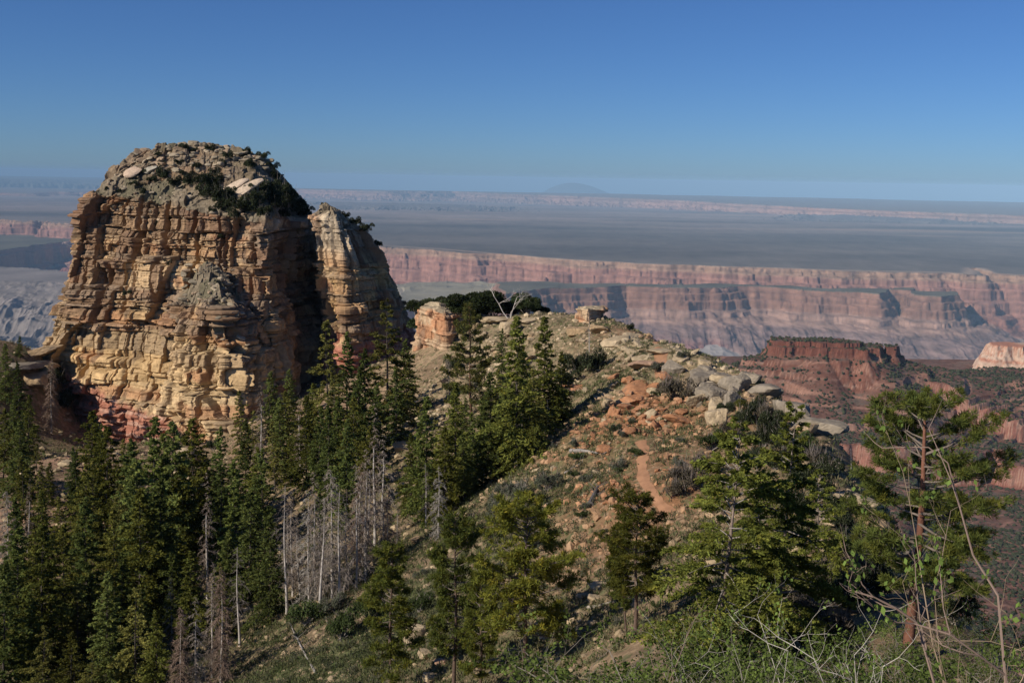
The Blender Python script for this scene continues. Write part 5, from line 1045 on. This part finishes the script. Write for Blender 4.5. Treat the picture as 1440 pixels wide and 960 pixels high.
cl = [('orange', 905, 575, 62, 42, 62, 10, 30, "orange boulder tumbled in the rubble slope above the trail", "orange boulders above the trail"),
      ('orange', 860, 605, 40, 14, 14, 8, 20, "orange boulder tumbled in the rubble slope above the trail", "orange boulders above the trail"),
      ('orange', 850, 690, 32, 20, 16, 7, 16, "red orange rock in the small cluster left of the trail", "red orange rocks left of the trail"),
      ('orange', 880, 640, 70, 30, 40, 6, 13, "small orange stone fallen beside the trail", "small orange stones beside the trail"),
      ('cream', 905, 505, 60, 26, 42, 8, 24, "pale boulder strewn on the upper crest of the saddle", "pale boulders on the upper crest"),
      ('grey', 1020, 545, 46, 26, 22, 14, 40, "grey weathered boulder crowding the crest edge above the shade", "grey boulders on the crest edge"),
      ('cream', 700, 500, 90, 40, 34, 8, 22, "pale rock lying between the trees below the crest ledges", "pale rocks below the crest ledges"),
      ('tan', 310, 590, 80, 34, 26, 10, 24, "tan block in the talus at the foot of the butte", "talus blocks under the butte"),
      ('tan', 760, 640, 70, 50, 20, 6, 14, "small tan rock on the grassy slope", "small rocks on the grassy slope")]
for kd, cx, cy, sx, sy, n, w0, w1, lb, gr in cl:
    for i in range(n):
        w = w0 + (w1 - w0) * RNG.uniform() ** 2
        boulder(kd if RNG.uniform() < .8 else ('cream' if kd != 'cream' else 'tan'), cx + RNG.normal(0, sx * .55), cy + RNG.normal(0, sy * .55), w, lb, gr, asp=(RNG.uniform(.8, 1.4), RNG.uniform(.8, 1.1), RNG.uniform(.9, 1.5) if kd == 'grey' else RNG.uniform(.6, 1.05)), sink=RNG.uniform(.1, .35), tilt=.25)

# slabs and rubble belonging to the butte
def on_rock(px, py): return cast(px, py, ("cliff", "buttress", "spire"))
SL = [(on_rock(328, 268), 30, (1.5, .55, .4), (.60, .47, .35), .9), (on_rock(346, 270), 30, (1.7, .6, .4), (.56, .44, .33), .9), (on_rock(190, 244), 24, (1.2, .8, .5), (.56, .42, .31), .6), (on_rock(212, 240), 18, (1, .8, .6), (.42, .38, .30), .6)]
rub = []
rr = np.random.RandomState(77)
for (x0, x1, y0, y1, n, w0, w1) in [(150, 400, 200, 310, 260, 3, 11), (190, 390, 196, 240, 120, 5, 16), (255, 335, 372, 425, 110, 3, 11), (300, 380, 420, 560, 60, 4, 14), (440, 520, 286, 330, 40, 3, 9)]:
    for i in range(n):
        px, py = rr.uniform(x0, x1), rr.uniform(y0, y1); p = on_rock(px, py)
        if p is not None: rub.append((p, w0 + (w1 - w0) * rr.uniform() ** 2))
vs, fs, cs, k = [], [], [], 0
for i, (p, w) in enumerate(rub):
    if p[2] < -34: continue
    v, f = rock_geo(1200 + i % 40, 2 if w < 8 else 3, cuts=12, flat=.7); r = w / F * p[1] / 2
    R3 = np.array(Matrix.Rotation(rr.uniform(0, 6.28), 3, 'Z') @ Matrix.Rotation(rr.normal(0, .35), 3, 'X'))
    v = (v * [rr.uniform(.8, 1.6), rr.uniform(.8, 1.2), rr.uniform(.6, 1.1)]) @ R3.T * r + p + [0, .3 * r, .15 * r]
    c = np.array([(.30, .25, .18), (.38, .31, .22), (.24, .205, .15), (.34, .25, .17)][rr.randint(4)]) * rr.uniform(.8, 1.2)
    vs.append(v); fs.append(f + k); cs.append(np.tile(c, (len(v), 1))); k += len(v)
o = build_mesh("rubble", np.concatenate(vs) - np.array(butte.location), np.concatenate(fs), M_STONE, parent=butte, cols=np.concatenate(cs)); tag(o, kind="stuff")
for p, w, asp, c, tl in SL:
    if p is None: continue
    v, f = rock_geo(77 + int(w), 4, cuts=9, flat=.8, rough=.03); r = w / F * p[1] / 2
    R3 = np.array(Matrix.Rotation(.5, 3, 'Z') @ Matrix.Rotation(-tl * .6, 3, 'Y') @ Matrix.Rotation(.5, 3, 'X'))
    v = (v * asp) @ R3.T * r + p + [0, 0, .2 * r]
    o = build_mesh("slab", v - np.array(butte.location), f, M_STONE, parent=butte, cols=np.tile(np.array(c), (len(v), 1))); o["label"] = "pale smooth slab tilted on the butte's shoulder"

def log(p0, p1, w, colr, label):
    a = hit(*p0); b = hit(*p1); n = 9; t = np.linspace(0, 1, n)[:, None]; q = a * (1 - t) + b * t
    q[:, 2] = [gz(x, y) + w * .6 for x, y in q[:, :2]]; q[:, 2] = np.convolve(np.pad(q[:, 2], 2, mode='edge'), np.ones(5) / 5, 'valid')
    d = q[-1] - q[0]; nn = np.array([-d[1], d[0], 0]); nn /= np.linalg.norm(nn); sd = 8; ang = np.arange(sd) * 2 * math.pi / sd
    rad = np.concatenate([[.02], np.linspace(w, w * .45, n - 2) * (1 + .2 * RNG.normal(size=n - 2) * .5), [.02]]); q[0] = q[1] - d / np.linalg.norm(d) * .05; q[-1] = q[-2] + d / np.linalg.norm(d) * .05
    v = (q[:, None] + (nn[None, None] * np.cos(ang)[None, :, None] + np.array([0, 0, 1.0]) * np.sin(ang)[None, :, None]) * rad[:, None, None]).reshape(-1, 3)
    rt = empty("fallen_log", tuple(q[0])); tag(rt, label, "log")
    cc = np.array(colr)[None] * (1 + .25 * noise3(v[:, 0] * 4, v[:, 1] * 4, v[:, 2] * 4, 3))[:, None]
    m = 9; tt = RNG.uniform(.3, .95, m); s = q[0] + d * tt[:, None]; s[:, 2] = np.interp(tt, t[:, 0], q[:, 2]); e = s + (nn * RNG.choice([-1, 1], m)[:, None] * .7 + d / np.linalg.norm(d) * .4 + np.array([0, 0, .4])) * RNG.uniform(.4, 1.3, m)[:, None]
    bv, bf = prisms(s, e, np.full(m, w * .2), np.full(m, w * .06), 4)
    jv, jf, jc = join((v - q[0], grid_faces(n, sd, True), cc), (bv - q[0], bf, np.tile(np.array(colr), (len(bv), 1))))
    build_mesh("trunk", jv, jf, M_BARK, parent=rt, cols=jc)
log((828, 722), (842, 688), .28, (.11, .10, .095), "charred dark log standing out on the slope left of the trail")
log((796, 642), (846, 637), .20, (.30, .27, .24), "grey log lying across the slope left of the trail")
log((790, 668), (818, 652), .09, (.32, .29, .26), "thin pale log below the grey log on the slope")
log((820, 862), (872, 848), .12, (.34, .30, .25), "pale straight log on the slope behind the round topped pine")
log((452, 958), (404, 872), .11, (.34, .31, .28), "pale fallen snag slanting below the central snag row")
log((540, 570), (588, 552), .22, (.10, .09, .08), "dark log lying on the slope below the ledge outcrop")
log((640, 730), (672, 690), .08, (.20, .17, .15), "dark thin log by the lone grey snag")
log((764, 712), (790, 700), .06, (.34, .31, .28), "small pale stick log above the big yellow pine")
log((1020, 690), (1040, 660), .12, (.40, .37, .34), "twisted silver driftwood by the brown bushes right of the trail")

# ------------------------------------------------------------------ uncountable cover: stones, grass, low scrub
def scatter(n, seed, y0=48, y1=225, dens=None):
    rng = np.random.RandomState(seed); u = rng.uniform(-.53, .53, n * 3); y = y0 * (y1 / y0) ** rng.uniform(0, 1, n * 3); x = u * (y + 6)
    w = dens(x, y) if dens else np.ones_like(x); k = rng.uniform(size=len(x)) < w
    x, y = x[k][:n], y[k][:n]; return x, y, ground_z(x, y), rng
def stony(x, y): return np.clip(.20 + .9 * zone('orange', x, y) + .9 * zone('cream', x, y) + .7 * zone('pink', x, y), 0, 1) * sstep(.5, 1.1, trail_dist(x, y)) * (.35 + .65 * (fbm2(x / 5, y / 5, 3, 3) > -.05))
x, y, z, rng = scatter(17000, 5, dens=stony); n = len(x); v0, f0 = ICO[1]
sz = (.05 + .22 * rng.uniform(0, 1, n) ** 3) * (1 + y / 160); A = rng.uniform(0, 6.28, n); nv = len(v0)
jit = 1 + rng.uniform(-.28, .28, (n, nv, 1)); v = v0[None] * jit * np.stack([sz * rng.uniform(.8, 1.5, n), sz, sz * rng.uniform(.5, .9, n)], -1)[:, None]
ca, sa = np.cos(A)[:, None], np.sin(A)[:, None]; v = np.stack([v[..., 0] * ca - v[..., 1] * sa, v[..., 0] * sa + v[..., 1] * ca, v[..., 2]], -1) + np.stack([x, y, z + sz * .2], -1)[:, None]
zo, zc = zone('orange', x, y), zone('cream', x, y); c = mixc(mixc(np.tile(C3(.38, .29, .18), (n, 1)), np.tile(C3(.42, .21, .11), (n, 1)), np.clip(zo * 1.1, 0, 1)), np.tile(C3(.50, .41, .28), (n, 1)), np.clip(zc, 0, 1) * .8) * rng.uniform(.7, 1.2, n)[:, None]
tag(build_mesh("loose_stones", v.reshape(-1, 3), (f0[None] + (np.arange(n) * nv)[:, None, None]).reshape(-1, 3), M_STONE, cols=np.repeat(c, nv, 0)), kind="stuff")

def grassy(x, y): return np.clip(.5 + zone('green', x, y) - .35 * zone('orange', x, y) - .3 * zone('pink', x, y), 0.06, 1) * sstep(.35, .8, trail_dist(x, y)) * (.25 + .75 * (fbm2(x / 4, y / 4, 3, 8) > -.1))
x, y, z, rng = scatter(42000, 6, dens=grassy); n = len(x); K = 9; jj = np.repeat(np.arange(n), K); m = n * K
hh = (.10 + .20 * rng.uniform(0, 1, n)) * (1 + y / 170); D = rng.normal(0, .5, (m, 3)); D[:, 2] = 1; D, S_, T_ = basis(D); ro = rng.uniform(0, 6.28, m); S_ = S_ * np.cos(ro)[:, None] + T_ * np.sin(ro)[:, None]
Lh = hh[jj] * rng.uniform(.6, 1.2, m); Cc = np.stack([x, y, z], -1)[jj] + rng.normal(0, 1, (m, 3)) * (hh[jj] * .55)[:, None] * [1, 1, 0] + D * (Lh * .45)[:, None]
v, f = rhombs(Cc, D, S_, Lh, Lh * .22)
g = np.array([(.14, .145, .075), (.17, .155, .085), (.10, .125, .05), (.20, .17, .10)])[rng.randint(4, size=n)] * rng.uniform(.7, 1.2, n)[:, None]
g = mixc(g, np.tile(C3(.095, .125, .045), (n, 1)), np.clip(zone('green', x, y), 0, 1) * .6)
tag(build_mesh("grass", v, f, M_SHRUB, cols=np.repeat(np.repeat(g, K, 0), 4, 0)), kind="stuff")

def scrubby(x, y): return np.clip(.12 + zone('green', x, y) * .9 - .2 * zone('orange', x, y), 0.02, 1) * sstep(.8, 1.6, trail_dist(x, y)) * (fbm2(x / 7, y / 7, 3, 18) > -.12)
x, y, z, rng = scatter(7000, 7, y0=52, dens=scrubby); n = len(x); K = 46; jj = np.repeat(np.arange(n), K); m = n * K
R_ = rng.uniform(.25, .75, n); d = unit(rng, m); d[:, 2] = np.abs(d[:, 2]); Cc = np.stack([x, y, z], -1)[jj] + d * (R_[jj] * rng.uniform(.5, 1.05, m))[:, None] * [1, 1, .8]
D, S_, T_ = basis(unit(rng, m) + [0, 0, .3]); v, f = rhombs(Cc, D, S_, .17 * rng.uniform(.7, 1.3, m), .08 * rng.uniform(.7, 1.3, m))
g = np.array([(.085, .10, .045), (.115, .125, .08), (.07, .085, .035), (.13, .125, .08)])[rng.randint(4, size=n)] * rng.uniform(.7, 1.25, n)[:, None]
tag(build_mesh("low_scrub", v, f, M_SHRUB, cols=np.repeat(np.repeat(g, K, 0) * rng.uniform(.8, 1.2, m)[:, None], 4, 0)), kind="stuff")

# pinyon dots on the red hill
rng = np.random.RandomState(9); N_ = 34000; u = rng.uniform(.13, .56, N_); y = rng.uniform(1050, 2400, N_); x = u * y; z, red, pal, tn, led = red_z(x, y)
k = (red < .5) & ~pal & (fbm2(x / 70, y / 70, 4, 28) + .25 * rng.normal(size=N_) > -.22); x, y, z = x[k], y[k], z[k]; n = len(x); sz = .7 + 2.4 * rng.uniform(0, 1, n) ** 1.7
v0, f0 = ICO[2]; nv = len(v0); v = v0[None] * (1 + rng.uniform(-.3, .3, (n, nv, 1))) * np.stack([sz, sz, sz * .85], -1)[:, None] + np.stack([x, y, z + sz * .4], -1)[:, None]
c = np.array([.055, .062, .036]) * rng.uniform(.7, 1.3, n)[:, None]
tag(build_mesh("distant_scrub", v.reshape(-1, 3), (f0[None] + (np.arange(n) * nv)[:, None, None]).reshape(-1, 3), M_SHRUB, cols=np.repeat(c, nv, 0)), kind="stuff")

# ================================================================== NEAR BRUSH along the bottom edge
BR = [Kind("oak_brush", brush_geo(700 + i, H=2.6, n0=7, leaf=.07, nl=5, leafy=.85, wood=(.21, .185, .155), r0=.013, green=(.098, .135, .034)), 2.6) for i in range(4)]
BRD = [Kind("oak_brush", brush_geo(720 + i, H=2.4, n0=9, leaf=.055, nl=3, leafy=.5, wood=(.22, .195, .165), green=(.10, .115, .04)), 2.4) for i in range(3)]
def brush(kinds, px, Y, top, label, group=None, wide=1.0, var=None):
    x = P(px, 900, Y)[0]; zb = gz(x, Y); H = P(px, top, Y)[2] - zb
    k = kinds[RNG.randint(len(kinds)) if var is None else var]
    return k.put((x, Y, zb), max(H, 1.5), RNG.uniform(0, 6.28), label, "brush", group, wide=wide)
i = 0
for row, (Y, top, p0, p1, st) in enumerate([(30, 900, 820, 1440, 62), (26, 920, 780, 1460, 66), (22, 930, 860, 1480, 70), (33, 880, 930, 1300, 70), (38, 893, 1240, 1450, 52), (43, 880, 1300, 1440, 60)]):
    for px in np.arange(p0, p1, st):
        i += 1
        brush(BR if (i * 7) % 3 else BRD, px + RNG.normal(0, 12), Y + RNG.normal(0, 1.2), top + RNG.normal(8, 22), "bushy oak brush with small fresh leaves in the thicket along the bottom right edge", "oak brush thicket along the bottom edge", wide=1.25)
STK = [Kind("bare_sapling", brush_geo(740 + i, H=3.0, n0=2, spread=.22, leaf=.06, nl=4, leafy=.25, wood=c, r0=rr_, depth=3, crook=.38), 3.0) for i, (c, rr_) in enumerate([((.46, .43, .38), .011), ((.46, .43, .38), .013), ((.30, .22, .18), .026), ((.38, .29, .20), .012)])]
for a in [(0, 1105, 21, 850, "white forked dead sapling before the near firs"), (1, 1216, 20, 828, "white upright stem with a few fresh leaves left of the red trunk"), (1, 1243, 20, 846, "second white upright stem beside the red trunk"), (2, 1425, 13, 668, "tall reddish sapling nearly bare at the right edge"), (3, 1392, 17, 700, "leafless tan sapling with crooked twigs left of the tall reddish one"),
          (0, 960, 24, 880, "pale bare twigs rising from the thicket right of centre"), (2, 905, 25, 870, "grey brown bare stem at the left end of the thicket"), (3, 1352, 18, 830, "tan bare stem between the red trunk and the right saplings"), (2, 1462, 12, 740, "second reddish bare sapling, cut by the right edge"), (3, 1418, 14, 760, "pale bare sapling with upright twigs between the tan one and the reddish ones")]:
    brush(STK, a[1], a[2], a[3] - (940 - a[3]) * (.12 if a[1] > 1300 else .25), a[4], var=a[0], wide=.75)
# ------------------------------------------------------------------ the air
def haze_box():
    x0, x1, y0, y1, z0, z1 = -230000, 230000, -3000, 240000, -1800, 110
    v = np.array([[x0, y0, z0], [x1, y0, z0], [x1, y1, z0], [x0, y1, z0], [x0, y0, z1], [x1, y0, z1], [x1, y1, z1], [x0, y1, z1]], dtype=float)
    f = np.array([[0, 3, 2, 1], [4, 5, 6, 7], [0, 1, 5, 4], [1, 2, 6, 5], [2, 3, 7, 6], [3, 0, 4, 7]])
    m = bpy.data.materials.new("air"); m.use_nodes = True; nt = m.node_tree; n = nt.nodes
    n.remove(n['Principled BSDF'])
    pv = n.new('ShaderNodeVolumePrincipled'); pv.inputs['Color'].default_value = (0.43, 0.69, 0.96, 1); pv.inputs['Density'].default_value = HAZE
    pv.inputs['Anisotropy'].default_value = -0.28
    nt.links.new(pv.outputs[0], n['Material Output'].inputs['Volume'])
    o = build_mesh("haze", v, f, m); tag(o, kind="stuff")
HAZE = 1.9e-5
haze_box()
